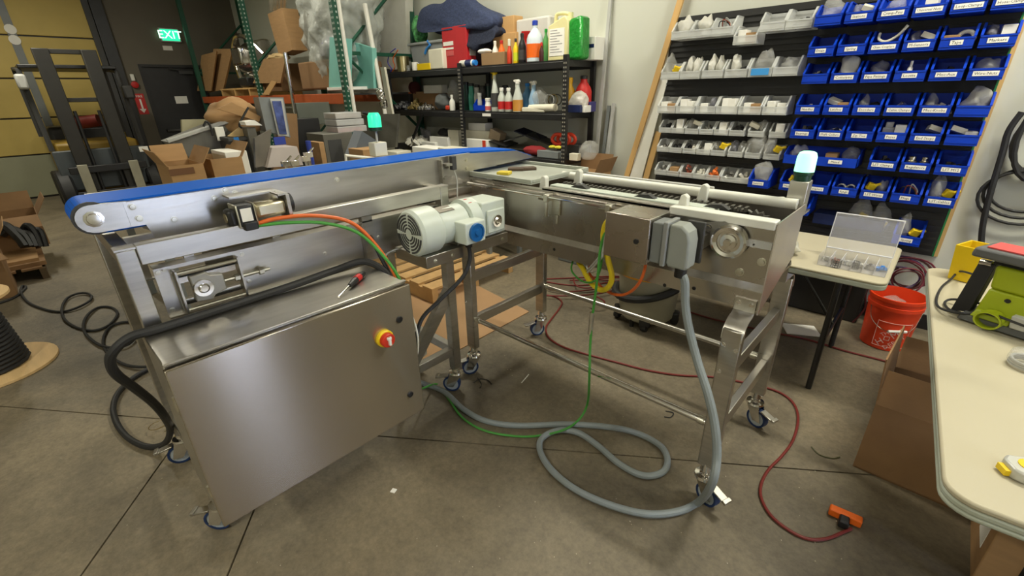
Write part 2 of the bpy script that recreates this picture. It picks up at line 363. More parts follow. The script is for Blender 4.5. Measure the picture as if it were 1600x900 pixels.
# belt bed
FX, BX = -1.92, -2.17
plate = [(.205, 1.338), (1.71, 1.340), (2.09, 1.318), (2.262, 1.262), (1.73, 1.248), (1.705, 1.12), (.30, 1.165), (.25, 1.20), (.235, 1.262)]
MB().prism([(p[0], p[1]) for p in plate], 'x', FX-.004, FX).build('side_plate', STEELH, bc)
MB().prism([(p[0], p[1]) for p in plate], 'x', BX, BX+.004).build('side_plate', STEELH, bc)
MB().box(FX-.035, FX+.002, .20, 1.71, 1.338, 1.343).build('top_flange', STEELH, bc); MB().box(BX-.03, BX+.04, .13, 1.71, 1.338, 1.345).build('top_flange', STEELH, bc)
MB().box(FX-.004, FX+.012, .22, 1.70, 1.155, 1.168).build('bottom_flange', STEELH, bc)
BELT = mat('blue_belt', S(12, 92, 198), .5, 0, .04, 3, spec=.12)
cy_, cz_, r_ = .112, 1.300, .049
loop = [(cy_+r_*math.cos(a), cz_+r_*math.sin(a)) for a in [math.pi/2+math.pi*i/28 for i in range(29)]]
loop += [(1.70, 1.251), (2.05, 1.251), (2.235, 1.255), (2.255, 1.264), (2.245, 1.275), (2.08, 1.326), (1.70, 1.349)]
MB().prism(loop, 'x', -2.155, -1.942).build('belt', BELT, bc)
MB().lathe([(.049, -2.15), (.049, -1.94)], (0, cy_, cz_), 'x', 20).build('tail_roller', RUB, bc)
# tail bracket: rounded end plate and take-up plate
end = [(cy_+.044*math.cos(a), 1.305+.044*math.sin(a)) for a in [math.pi/2+math.pi*i/10 for i in range(11)]]
MB().prism(end + [(.205, 1.261), (.205, 1.345)], 'x', FX-.012, FX+.004).build('tail_bracket', STEEL, bc)
MB().lathe([(.052, -.012), (.052, -.004)], (FX-.004, cy_, 1.305), 'x', 20).build('roller_flange', DGREY, bc)
tp = [(.195, 1.342), (.195, 1.262), (.30, 1.258), (.36, 1.27), (.42, 1.285)] + [(.455+.03*math.cos(a), 1.312+.03*math.sin(a)) for a in (-1.3, -.7, 0, .7, 1.3)] + [(.40, 1.342)]
MB().prism(tp, 'x', FX+.001, FX+.006).build('takeup_plate', STEEL, bc)
bolts(bc, [(FX+.004, .112, 1.305)], '+x', .02, .008, CHROME)
bolts(bc, [(FX+.006, .215, 1.325), (FX+.006, .222, 1.285), (FX+.006, .452, 1.312), (FX+.006, .315, 1.262)], '+x', .009, .006)
bolts(bc, [(FX, .525, 1.318), (FX, .495, 1.334), (FX, .66, 1.305), (FX, .655, 1.275), (FX, .60, 1.26), (FX, .585, 1.275), (FX, 1.68, 1.31), (FX, 1.68, 1.265), (FX, .93, 1.31)], '+x', .009, .006)
# photo-eye bracket near the right end
MB().box(FX+.001, FX+.03, 1.485, 1.495, 1.20, 1.33).box(FX+.001, FX+.05, 1.50, 1.54, 1.30, 1.312).box(FX+.001, FX+.04, 1.49, 1.54, 1.235, 1.245).build('sensor_bracket', STEEL, bc)
MB().box(FX+.02, FX+.045, 1.545, 1.575, 1.275, 1.345).build('sensor', DGREY, bc, .003)
MB().tube(spline([(FX+.035, 1.56, 1.275), (FX+.05, 1.565, 1.22), (FX+.07, 1.54, 1.12), (FX+.075, 1.53, 1.06)]), .0035, 6).build('sensor_cable', LGREY, bc)
MB().box(FX+.02, FX+.12, 1.56, 1.71, 1.08, 1.13).build('shaft_cover', mat('pinkish_steel', (.72, .62, .56), .35, 1), bc)
# servo motor hung on the plate
sv = MB().cb((-1.80, .50, 1.262), (.075, .055, .075)).build('servo_motor', BLK, bc, .006)
MB().cb((-1.80, .458, 1.258), (.06, .03, .06)).build('encoder_cap', BLK, sv, .012)
MB().cyl((-1.80, .443, 1.258), (-1.80, .4405, 1.258), .017, n=16).build('cap_seal', mat('brass', (.5, .42, .25), .4, 1), sv)
for y in (.472, .53): MB().cb((-1.80, y, 1.262), (.082, .006, .082)).build('motor_flange', ZINC, sv, .004)
MB().cb((-1.80, .59, 1.268), (.058, .11, .058)).build('gear_head', mat('gear_gold', (.62, .57, .42), .3, 1, .1), sv, .014, )
MB().cb((-1.80, .65, 1.268), (.085, .012, .09)).build('mount_plate', STEEL, sv)
MB().cyl((-1.80, .656, 1.275), (-1.80, .672, 1.275), .036, n=20).build('pulley', BLK, sv)
MB().cb((-1.772, .505, 1.225), (.04, .045, .03)).build('connector', BLK, sv, .004)
MB().cb((-1.7605, .50, 1.266), (.003, .036, .046)).build('nameplate', PAPER, sv)
MB().box(FX, -1.765, .62, .655, 1.312, 1.318).box(FX, -1.84, .48, .64, 1.314, 1.320).build('motor_bracket', STEEL, bc)
# lower section: side panels with a take-up bearing window
LX = -1.835
for x, near_ in ((LX, True), (-2.335, False)):
    MB().box(x-.004, x, .20, .245, .955, 1.13).box(x-.004, x, .445, 1.62, .955, 1.13).box(x-.004, x, .245, .445, 1.115, 1.13).build('lower_panel', STEELH, bc)
    MB().box(x-.03, x+.03 if near_ else x, .20, 1.62, 1.13, 1.136).build('panel_flange', STEELH, bc)
    MB().box(x-.004, x+.02, .20, 1.62, .949, .955).build('panel_flange', STEELH, bc)
box('hanger_strap', STEEL, LX+.001, LX+.03, .955, 1.005, .96, 1.165, bc); box('hanger_strap', STEEL, LX-.05, LX-.03, .30, .33, 1.13, 1.17, bc); box('hanger_strap', STEEL, LX-.05, LX-.03, .60, .63, 1.13, 1.17, bc)
bolts(bc, [(LX, .21, 1.115), (LX, .215, .975), (LX, .47, 1.11), (LX, .47, 1.0), (LX, .78, 1.03), (LX, 1.04, 1.04), (LX, .23, 1.12)], '+x', .007, .005)
tk = MB().box(LX, LX+.045, .248, .254, .955, 1.115).build('takeup_unit', STEEL, bc); MB().box(LX, LX+.045, .44, .446, .955, 1.115).build('end_plate', STEEL, tk)
MB().cyl((LX+.035, .25, 1.105), (LX+.035, .444, 1.105), .006, n=8).cyl((LX+.035, .25, .97), (LX+.035, .444, .97), .006, n=8).box(LX, LX+.02, .25, .444, .985, 1.005).box(LX, LX+.02, .25, .444, 1.065, 1.085).build('guide_rod', CHROME, tk)
MB().prism([(.285, .99), (.285, 1.085), (.335, 1.09), (.345, 1.075), (.385, 1.068), (.385, 1.008), (.345, 1.0), (.335, .985)], 'x', LX+.012, LX+.04).build('bearing_block', mat('cast_grey', S(150, 148, 142), .45, .6), tk, .004)
MB().lathe([(.032, LX+.04), (.030, LX+.05), (.018, LX+.05), (.018, LX+.046), (.012, LX+.054), (.002, LX+.054)], (0, .315, 1.037), 'x', 20).build('bearing', CHROME, tk)
MB().cyl((LX+.026, .36, 1.037), (LX+.026, .545, 1.037), .007, n=8).cyl((LX+.026, .505, 1.037), (LX+.026, .522, 1.037), .014, n=6).cyl((LX+.026, .42, 1.037), (LX+.026, .437, 1.037), .014, n=6).build('adjusting_screw', ZINC, tk)
# gear motor
gm = MB().lathe([(.082, 1.19), (.084, 1.20), (.086, 1.355), (.078, 1.365)], (-1.63, 0, 1.085), 'y', 28).build('gear_motor', MOTW, bc)
MB().lathe([(.07, 1.072), (.095, 1.076), (.105, 1.09), (.105, 1.19), (.098, 1.20), (.085, 1.20)], (-1.63, 0, 1.085), 'y', 32).build('fan_cover', MOTW, gm)
slot = MB()
for rr in (.028, .042, .056, .070, .084):
    for q in range(4):
        a0 = math.pi/2*q+.12; a1 = math.pi/2*(q+1)-.12; pts = []
        arc = [a0+(a1-a0)*i/6 for i in range(7)]
        poly = [(-1.63+math.cos(a)*(rr-.0035), 1.085+math.sin(a)*(rr-.0035)) for a in arc] + [(-1.63+math.cos(a)*(rr+.0035), 1.085+math.sin(a)*(rr+.0035)) for a in reversed(arc)]
        slot.prism(poly, 'y', 1.0695, 1.0755 if rr < .075 else 1.078)
slot.build('fan_slots', DGREY, gm)
MB().lathe([(.086, 1.365), (.100, 1.37), (.100, 1.43), (.085, 1.44)], (-1.63, 0, 1.085), 'y', 28).build('bell', MOTW, gm)
MB().box(-1.715, -1.555, 1.44, 1.60, .995, 1.165).build('gearbox', MOTW, gm, .008)
MB().box(-1.557, -1.543, 1.465, 1.585, 1.01, 1.125).build('cover_plate', MOTW, gm, .008)
MB().lathe([(.03, -1.543), (.03, -1.533), (.022, -1.533), (.022, -1.538), (.012, -1.53), (.002, -1.53)], (0, 1.525, 1.067), 'x', 20).build('output_shaft', CHROME, gm)
MB().box(-1.56, -1.475, 1.265, 1.385, 1.015, 1.115).build('terminal_box', MOTW, gm, .006)
MB().lathe([(.042, -1.476), (.042, -1.462), (.034, -1.462), (.034, -1.466), (.015, -1.466), (.013, -1.458), (.002, -1.458)], (0, 1.325, 1.066), 'x', 24).build('blue_cap', mat('cap_blue', S(10, 92, 160), .45), gm)
MB().sheet([V((-1.63, 0, 1.085))+V((.0885*math.sin(a), y, .0885*math.cos(a))) for a, y in ((-.05, 1.215), (-.05, 1.30), (.55, 1.30), (.55, 1.215))], .002).build('nameplate', mat('dark_nameplate', S(110, 105, 95), .35, .8), gm)
for y in (1.385, 1.415): MB().sheet([V((-1.63, 0, 1.085))+V((.1005*math.sin(a), y+d, .1005*math.cos(a))) for a, d in ((.1, 0), (.1, .02), (.5, .02), (.5, 0))], .001).build('warning_label', RED if y < 1.4 else PAPER, gm)
MB().cyl((-1.53, 1.325, 1.015), (-1.53, 1.325, .985), .02, .016).build('cable_gland', BLK, gm)
MB().box(-1.80, -1.56, 1.10, 1.62, .93, .985).box(-1.78, -1.58, 1.30, 1.60, .985, .998).build('motor_mount', STEEL, bc, .002)
bolts(bc, [(-1.56, 1.15, .955), (-1.56, 1.25, .955), (-1.56, 1.58, .955)], '+x', .008, .006)
# big enclosure
EX0, EX1, EY0, EY1, EZ0, EZ1 = -1.785, -1.482, .107, .932, .325, .948
en = MB().box(EX0, EX1, EY0, EY1, EZ0, EZ1).build('enclosure', STEELH, bc, .004)
MB().box(EX1+.004, EX1+.026, EY0-.003, EY1+.003, EZ0-.004, EZ1-.006).build('door', DOOR, en, .003)
MB().box(EX1-.012, EX1+.006, EY0, EY1, EZ1, EZ1+.008).build('drip_lip', STEELH, en, .002)
def fx(px, py): p = XP(px, py, EX1+.026); return p.y, p.z
for px, py in ((624, 499), (641, 616)):
    y, z = fx(px, py); MB().lathe([(.014, 0), (.014, .004), (.011, .006), (.011, .003), (.002, .003)], (EX1+.026, y, z), 'x', 16).build('latch', BLK, en)
y, z = fx(600, 528)
MB().lathe([(.036, 0), (.036, .012), (.031, .016)], (EX1+.026, y, z), 'x', 28).build('switch_ring', YEL, en)
MB().lathe([(.029, .016), (.029, .034), (.026, .037)], (EX1+.026, y, z), 'x', 24).build('switch_knob', mat('switch_red', S(205, 50, 25), .45), en)
MB().cb((EX1+.068, y, z), (.012, .010, .036)).cb((EX1+.066, y, z+.012), (.01, .018, .012)).build('switch_handle', WHT, en, .002)
for z in (.45, .80): MB().cyl((EX1+.012, EY0-.002, z), (EX1+.012, EY0-.002, z+.05), .006, n=8).build('hinge', ZINC, en)
MB().box(EX0-.01, EX0, EY0+.1, EY1-.1, EZ0+.05, EZ1-.05).build('mounting_plate', ZINC, en)
# second beacon on the far edge of the bed
b2 = MB().box(-2.26, -2.20, 1.30, 1.375, 1.345, 1.415).build('signal_beacon', CREAM, bc, .004)
BEAC = mat('beacon_green', (.02, .5, .3), .3, emit=(.03, .7, .30), es=1.15); BEACC = mat('beacon_core', (.8, 1, .9), .3, emit=(.16, 1, .50), es=1.3)
MB().cyl((-2.23, 1.337, 1.415), (-2.23, 1.337, 1.47), .006).build('stem', LGREY, b2)
MB().lathe([(.028, 1.47), (.034, 1.475), (.034, 1.49)], (-2.23, 1.337, 0), n=16).build('base', mat('beacon_dark', S(8, 60, 40), .4), b2)
MB().lathe([(.034, 1.49), (.033, 1.545), (.024, 1.56)], (-2.23, 1.337, 0), n=16).build('lens', BEAC, b2)
# ================================================================ transfer conveyor (runs along X, near side faces -Y)
tc = thing('transfer_conveyor', 'stainless steel chain conveyor on a wheeled frame with white guide rails', 'conveyor', (-1.1, 1.9, 0))
TY0, TY1, TX0, TX1, TZ = 1.70, 2.05, -1.92, -.362, 1.215
SKP = mat('satin_steel_dark', (.50, .47, .43), .27, 1, .12, 2.2, .02, 300, stretch=(2, 2, 1))
MB().box(TX0, TX1, TY0, TY0+.004, .965, TZ).build('side_plate', SKP, tc); MB().box(TX0, TX1, TY1-.004, TY1, .965, TZ).build('side_plate', SKP, tc)
for s_ in (0, 1):
    y0 = TY0-.022 if s_ == 0 else TY1; y1 = TY0 if s_ == 0 else TY1+.022
    MB().prism([(TY0, .99), (TY0-.022, .968), (TY0-.022, .964), (TY0, .964)] if s_ == 0 else [(TY1, .99), (TY1, .964), (TY1+.022, .964), (TY1+.022, .968)], 'x', TX0+.2, TX1+.002).build('ledge', STEELH, tc)
    MB().box(TX0+.2, TX1, y0, y0+.004, .895, .964).build('skirt', SKP, tc)
MB().box(TX0, TX1, TY0+.004, TY1-.004, .96, .968).build('pan', SKP, tc)
MB().prism([(TY0-.006, 1.222), (TY1+.004, 1.222), (TY1+.004, 1.01), (TY0-.022, .880)], 'x', TX1, TX1+.004).build('end_plate', mat('end_plate_steel', (.66, .62, .60), .33, 1, .05), tc)
bolts(tc, [(TX1-.06, TY0, 1.135), (TX1-.09, TY0, 1.02), (TX1-.025, TY0, 1.075), (TX1-.22, TY0, 1.115)][:3], '-y', .012, .008)
bolts(tc, [(-.60, TY0-.022, .92), (-.72, TY0-.022, .90), (-1.3, TY0-.022, .93)], '-y', .006, .004, BLK)
MB().box(-.475, TX1-.002, TY0-.008, TY0, 1.125, 1.15).build('slot_bar', LGREY, tc)
# leg frames, tie rods
for x in (-1.86, -.405):
    for y in (1.60, 2.26):
        MB().box(x-.035, x+.035, y-.02, y+.02, .19, .84).build('post', STEEL, tc, .004)
        ins = 1 if y < 1.9 else -1
        arc = [(y-.02*ins, .80)]
        for i in range(7):
            a = math.pi/2*i/6; arc.append((y-.02*ins+ins*.075*(1-math.cos(a)), .80+.075*math.sin(a)))
        yin = (TY0-.024) if ins > 0 else TY1+.024
        arc += [(yin-ins*.012, .880), (yin, .888), (yin, .935)]
        back = [(p[0]+ins*.004, p[1]-.004) for p in reversed(arc[:-2])]
        MB().prism(arc + [(yin-ins*.004, .935), (yin-ins*.004, .884)] + back, 'x', x-.037, x+.037).build('curved_bracket', STEELH, tc)
        bolts(tc, [(x-.022, y-.02, .775), (x+.022, y-.02, .765), (x-.022, yin-.004, .915), (x+.022, yin-.004, .915), (x-.02, y-.02, .66), (x-.02, y-.02, .50)] if ins > 0 else [], '-y', .007, .006, CHROME)
        caster(tc, x, y, math.radians(-20 if x > -1 else 240), .215)
    for z in (.37, .655):
        MB().box(x-.016, x+.016, 1.62, 2.24, z-.03, z+.03).build('cross_bar', STEEL, tc, .003)
for y in (1.60, 2.26):
    MB().cyl((-1.86, y, .395), (-.405, y, .395), .015, n=12).build('tie_rod', CHROME if y < 2 else STEEL, tc)
    for x in (-1.80, -.46): MB().cyl((x-.012, y, .395), (x+.012, y, .395), .019, n=12).build('rod_collar', ZINC, tc)
# guide rods and clamps on the near side
MB().cyl((-1.90, TY0-.035, 1.188), (-.735, TY0-.035, 1.188), .008, n=10).build('guide_rod', CHROME, tc)
for x in (-1.34, -1.0):
    MB().box(x-.012, x+.012, TY0-.05, TY0, 1.165, 1.20).box(x+.01, x+.06, TY0-.012, TY0, 1.10, 1.175).box(x-.006, x+.006, TY0-.045, TY0-.03, 1.09, 1.165).box(x+.03, x+.045, TY0-.01, TY0, 1.055, 1.10).build('rod_clamp', ZINC, tc, .003)
    MB().cyl((x-.045, TY0-.04, 1.175), (x, TY0-.04, 1.175), .007, n=8).build('clamp_handle', CHROME, tc)
# top: rails, caps, chain, guide, sprocket
CAPW = mat('uhmw_white', S(228, 228, 218), .4, 0, .03)
MB().box(-.745, TX1-.004, TY0-.012, TY0+.045, 1.195, 1.225).build('guide_cap', CAPW, tc, .004)
MB().box(-1.40, -.745, TY0, TY0+.02, 1.205, 1.222).build('top_rail', STEELH, tc, .002); MB().box(-1.40, TX1-.01, TY0+.05, TY0+.066, 1.20, 1.214).build('top_rail', STEELH, tc, .002)
MB().cyl((-1.52, TY1-.02, 1.222), (TX1-.02, TY1-.02, 1.222), .021, n=14).build('guide_cap', CAPW, tc)
MB().box(-1.60, -.76, TY1+.12, TY1+.145, 1.195, 1.222).build('outer_rail', LGREY, tc, .004)
MB().box(-1.62, TX1-.004, TY1, TY1+.16, 1.165, 1.172).build('outer_shelf', SKP, tc)
MB().box(-1.45, -.62, 1.82, 1.885, 1.18, 1.208).build('wear_strip', mat('uhmw_greenish', S(196, 204, 192), .45), tc, .006)
MB().box(-1.45, -.52, 1.925, 1.945, 1.17, 1.190).build('chain_rail', DGREY, tc)
CHAIN = mat('chain_steel', (.25, .24, .22), .4, 1, .2, 40)
lk = MB()
for i in range(70):
    x = -1.45+i*.0132; lk.box(x, x+.0105, 1.915, 1.949, 1.190, 1.208 if i % 2 else 1.199)
o = lk.build('chain', CHAIN, tc, smooth=False); o['kind'] = 'stuff'
sp = []
for i in range(40):
    r0 = .075 if i % 2 else .087; a = 2*math.pi*i/40; sp.append((-.50+r0*math.cos(a), 1.115+r0*math.sin(a)))
MB().prism(sp, 'y', 1.925, 1.945).build('sprocket', mat('sprocket_steel', (.35, .34, .32), .4, 1, .2), tc)
MB().cyl((-.50, TY0-.03, 1.095), (-.50, TY1, 1.095), .015).build('drive_shaft', CHROME, tc)
for x in (-1.28, -.93, -.62): MB().prism([(x-.05, 1.208), (x-.02, 1.221), (x+.02, 1.224), (x+.05, 1.208)], 'y', 1.835, 1.865).build('pusher_dog', DGREY, tc)
for x, y in ((-1.425, 1.73), (-1.40, 1.985), (-.74, 1.985), (-.72, 1.735)):
    MB().prism([(x-.022, 1.19), (x+.022, 1.19), (x+.022, 1.258), (x+.008, 1.268), (x-.006, 1.262)], 'y', y, y+.03).build('guide_block', CAPW, tc, .004)
# dead plate tray at the transfer end
tr = MB().box(-2.02, -1.47, 1.70, 2.20, 1.222, 1.228).build('tray', mat('tray_grey', S(178, 182, 172), .4, .2), tc)
MB().box(-2.02, -1.47, 1.70, 1.716, 1.228, 1.246).box(-2.02, -1.47, 2.184, 2.20, 1.228, 1.246).box(-1.486, -1.47, 1.716, 2.184, 1.228, 1.246).build('tray_rim', mat('tray_grey'), tr, .003)
MB().box(-1.95, -1.52, TY1+.01, TY1+.14, 1.10, 1.222).build('tray_support', SKP, tc)
# flange bearing
bf = MB().prism([(-.605, 1.165), (-.60, 1.185), (-.53, 1.205), (-.46, 1.175), (-.455, 1.13), (-.50, 1.09), (-.56, 1.085), (-.60, 1.145)], 'y', TY0-.012, TY0).build('flange_bearing', mat('cast_grey'), tc, .003)
MB().lathe([(.062, -.004), (.062, -.030), (.054, -.034), (.042, -.030), (.040, -.022), (.030, -.022), (.028, -.032), (.014, -.034), (.012, -.045), (.002, -.045)], (-.50, TY0-.008, 1.135), 'y', 26).build('bearing_ring', CHROME, bf)
bolts(bf, [(-.585, TY0-.012, 1.168), (-.54, TY0-.012, 1.105)], '-y', .011, .01, CHROME)
# junction box with multipole plug
jx0, jx1, jy0, jy1, jz0, jz1 = -.905, -.725, 1.505, 1.66, 1.045, 1.215
jb = MB().box(jx0, jx1, jy0, jy1, jz0, jz1).build('junction_box', SKP, tc, .003)
MB().box(jx0-.003, jx1+.003, jy0-.014, jy0-.002, jz0-.004, jz1+.002).build('lid', mat('box_lid_steel', (.45, .40, .36), .26, 1, .05), jb, .003)
MB().lathe([(.010, 0), (.010, -.004), (.002, -.004)], (jx1-.045, jy0-.014, 1.125), 'y', 14).build('latch', BLK, jb)
MB().box(jx0+.02, jx1-.02, jy1, TY0, 1.08, 1.18).build('standoff', STEEL, jb)
for z in (1.19, 1.145, 1.10): MB().cyl((jx0-.025, 1.57, z), (jx0, 1.57, z), .011, .013).build('cable_gland', BLK, jb)
MB().cyl((-.77, 1.58, jz0-.03), (-.77, 1.58, jz0), .011).build('cable_gland', BLK, jb)
pg = MB().box(jx1+.002, jx1+.045, 1.51, 1.60, 1.05, 1.205).build('plug_connector', GREY, tc, .006)
MB().box(jx1+.046, jx1+.065, 1.505, 1.605, 1.045, 1.212).build('locking_frame', mat('frame_grey', S(140, 142, 140), .45), pg, .004)
hood = [(jx1+.066, 1.06), (jx1+.066, 1.205), (jx1+.11, 1.205), (jx1+.135, 1.185), (jx1+.145, 1.15), (jx1+.145, 1.045), (jx1+.075, 1.045)]
MB().prism(hood, 'y', 1.515, 1.595).build('hood', mat('hood_grey', S(146, 150, 144), .5), pg, .008)
MB().cyl((jx1+.112, 1.555, 1.045), (jx1+.112, 1.555, 1.005), .022, n=14).build('cable_gland', BLK, pg)
MB().box(jx1+.09, jx1+.155, 1.61, 1.625, 1.05, 1.205).build('back_bracket', DGREY, pg, .003)
MB().box(jx1+.095, jx1+.15, 1.625, TY0, 1.10, 1.15).build('standoff', STEEL, pg)
# stack light
sl = MB().box(-.43, -.365, TY1+.005, TY1+.075, 1.172, 1.305).build('signal_beacon', mat('beacon_bracket', (.62, .60, .55), .35, 1), tc, .003)
MB().lathe([(.030, 1.305), (.030, 1.325), (.034, 1.328), (.034, 1.34)], (-.397, TY1+.04, 0), n=20).build('base', mat('beacon_dark'), sl)
MB().lathe([(.035, 1.34), (.034, 1.395), (.029, 1.41), (.02, 1.415)], (-.397, TY1+.04, 0), n=20).build('lens', BEACC, sl)
# ================================================================ parts wall: louvred panel, bins, contents
ORD = ['first', 'second', 'third', 'fourth', 'fifth', 'sixth', 'seventh', 'eighth', 'ninth']
PNL = mat('panel_black', S(40, 40, 40), .5, 0, .12, 4)
lp = thing('louvred_panel', 'black louvred wall panel that carries the rows of storage bins', 'wall panel', (-.95, 4.12, .55))
box('backing', PNL, -1.985, .095, 4.105, 4.14, .55, 2.18, lp)
for i in range(38):
    z = .58+i*.042; MB().box(-1.97, .085, 4.094, 4.105, z, z+.014).build('louver', PNL, lp)
box('edge_trim', mat('edge_green', S(40, 120, 70), .3), .095, .105, 4.10, 4.14, .55, 2.18, lp)
box('wood_strip', WOOD, .105, .125, 4.115, 4.148, .55, 2.18, lp)
def bin_shell(w, d, h, lip, m, name='storage_bin'):
    t = .003; b = MB(); y1 = -d
    b.box(-w/2, w/2, -d, 0, 0, t).box(-w/2, w/2, -t, 0, 0, h)
    for s_ in (-1, 1):
        x = s_*w/2; xs_ = sorted((x, x-s_*t))
        b.prism([(-d, 0), (0, 0), (0, h), (-d*.62, h), (-d, lip)], 'x', xs_[0], xs_[1])
        xr = sorted((x+s_*.003, x-s_*.009))
        b.prism([(0, h), (-d*.62, h), (-d*.62, h+.005), (0, h+.005)], 'x', *xr)
        b.prism([(-d*.62, h), (-d, lip), (-d-.001, lip+.006), (-d*.62, h+.005)], 'x', *xr)
    b.box(-w/2, w/2, -d-.001, -d+t, 0, lip).box(-w/2, w/2, -d-.004, -d+.004, lip-.006, lip+.003)
    b.box(-w/2, w/2, -d-.004, -d, .012, .018)
    o = b.build(name, m, None, smooth=False, origin=(0, 0, 0)); return o
protoB = bin_shell(.146, .232, .125, .058, BLUE)
protoC = bin_shell(.160, .19, .125, .055, CLEAR); protoS = bin_shell(.112, .16, .095, .04, CLEAR)
def put_bin(proto, x, z, label, group, lab=None, w=.146, d=.232):
    o = proto.copy(); COL.objects.link(o); o.location = (x, 4.094, z); ORG[o] = V((x, 4.094, z))
    tag(o, label, 'bin', group)
    if lab:
        s_ = min(.021, .105/textw(lab)); lw = textw(lab)*s_+.014
        c = box('label_card', PAPER, x-lw/2, x+lw/2, 4.094-d-.0065, 4.094-d-.004, z+.021, z+.046, o)
        text(lab, INK, c, (x, 4.094-d-.0072, z+.0335), (1, 0, 0), (0, 0, 1), s_)
    return o
def crumple(c, r, sq, m, name='plastic_bag', seed=0, n=12, k=8, amp=.42):
    rnd = random.Random(seed); b = MB(); b.ball((0, 0, 0), 1, n, k)
    vs = []
    for v in b.v:
        f = 1+rnd.uniform(-amp, amp); vs.append(V(c)+V((v.x*r*sq[0]*f, v.y*r*sq[1]*f, v.z*r*sq[2]*f)))
    zmin = c[2]-r*sq[2]*.8
    for v in vs: v.z = max(v.z, zmin)
    b.v = vs; o = b.build(name, m, None, smooth=True, sharp=3); q = o.modifiers.new('sub', 'SUBSURF'); q.levels = 1; q.render_levels = 1; return o
def heap(c, r, m, n=24, seed=0, s=.018, name='fittings_heap', h=.03):
    rnd = random.Random(seed); b = MB()
    for i in range(n):
        a = rnd.uniform(0, 6.28); q = r*math.sqrt(rnd.random()); z = c[2]+s*.5+h*(1-(q/r)**2)*rnd.random()
        e = Euler((rnd.uniform(0, 3), rnd.uniform(0, 3), rnd.uniform(0, 3))).to_matrix()
        b.cb((c[0]+q*math.cos(a), c[1]+q*math.sin(a)*1.0, z), (s*rnd.uniform(.6, 1.6), s*rnd.uniform(.5, 1), s*rnd.uniform(.4, 1)), M=e)
    o = b.build(name, m, None, smooth=False); o['kind'] = 'stuff'; return o
BRASS = mat('brass_bits', (.55, .42, .2), .35, 1, .2); BITS = mat('steel_bits', (.45, .44, .42), .35, 1, .3, 30); DBITS = mat('dark_bits', S(44, 44, 46), .5, 0, .4, 30)
WBITS = mat('white_bits', S(215, 212, 200), .5, 0, .1, 30); RBITS = mat('copper_bits', S(150, 72, 50), .5, 0, .3, 30); OBITS = mat('orange_bits', S(230, 120, 50), .5, 0, .2, 30); YBITS = mat('yellow_bits', S(220, 200, 40), .45, 0, .15, 20)
GBAG = mat('grey_bag', S(150, 150, 160), .2, 0, .2, 14, .8, 60, alpha=.5)
sd = [100]
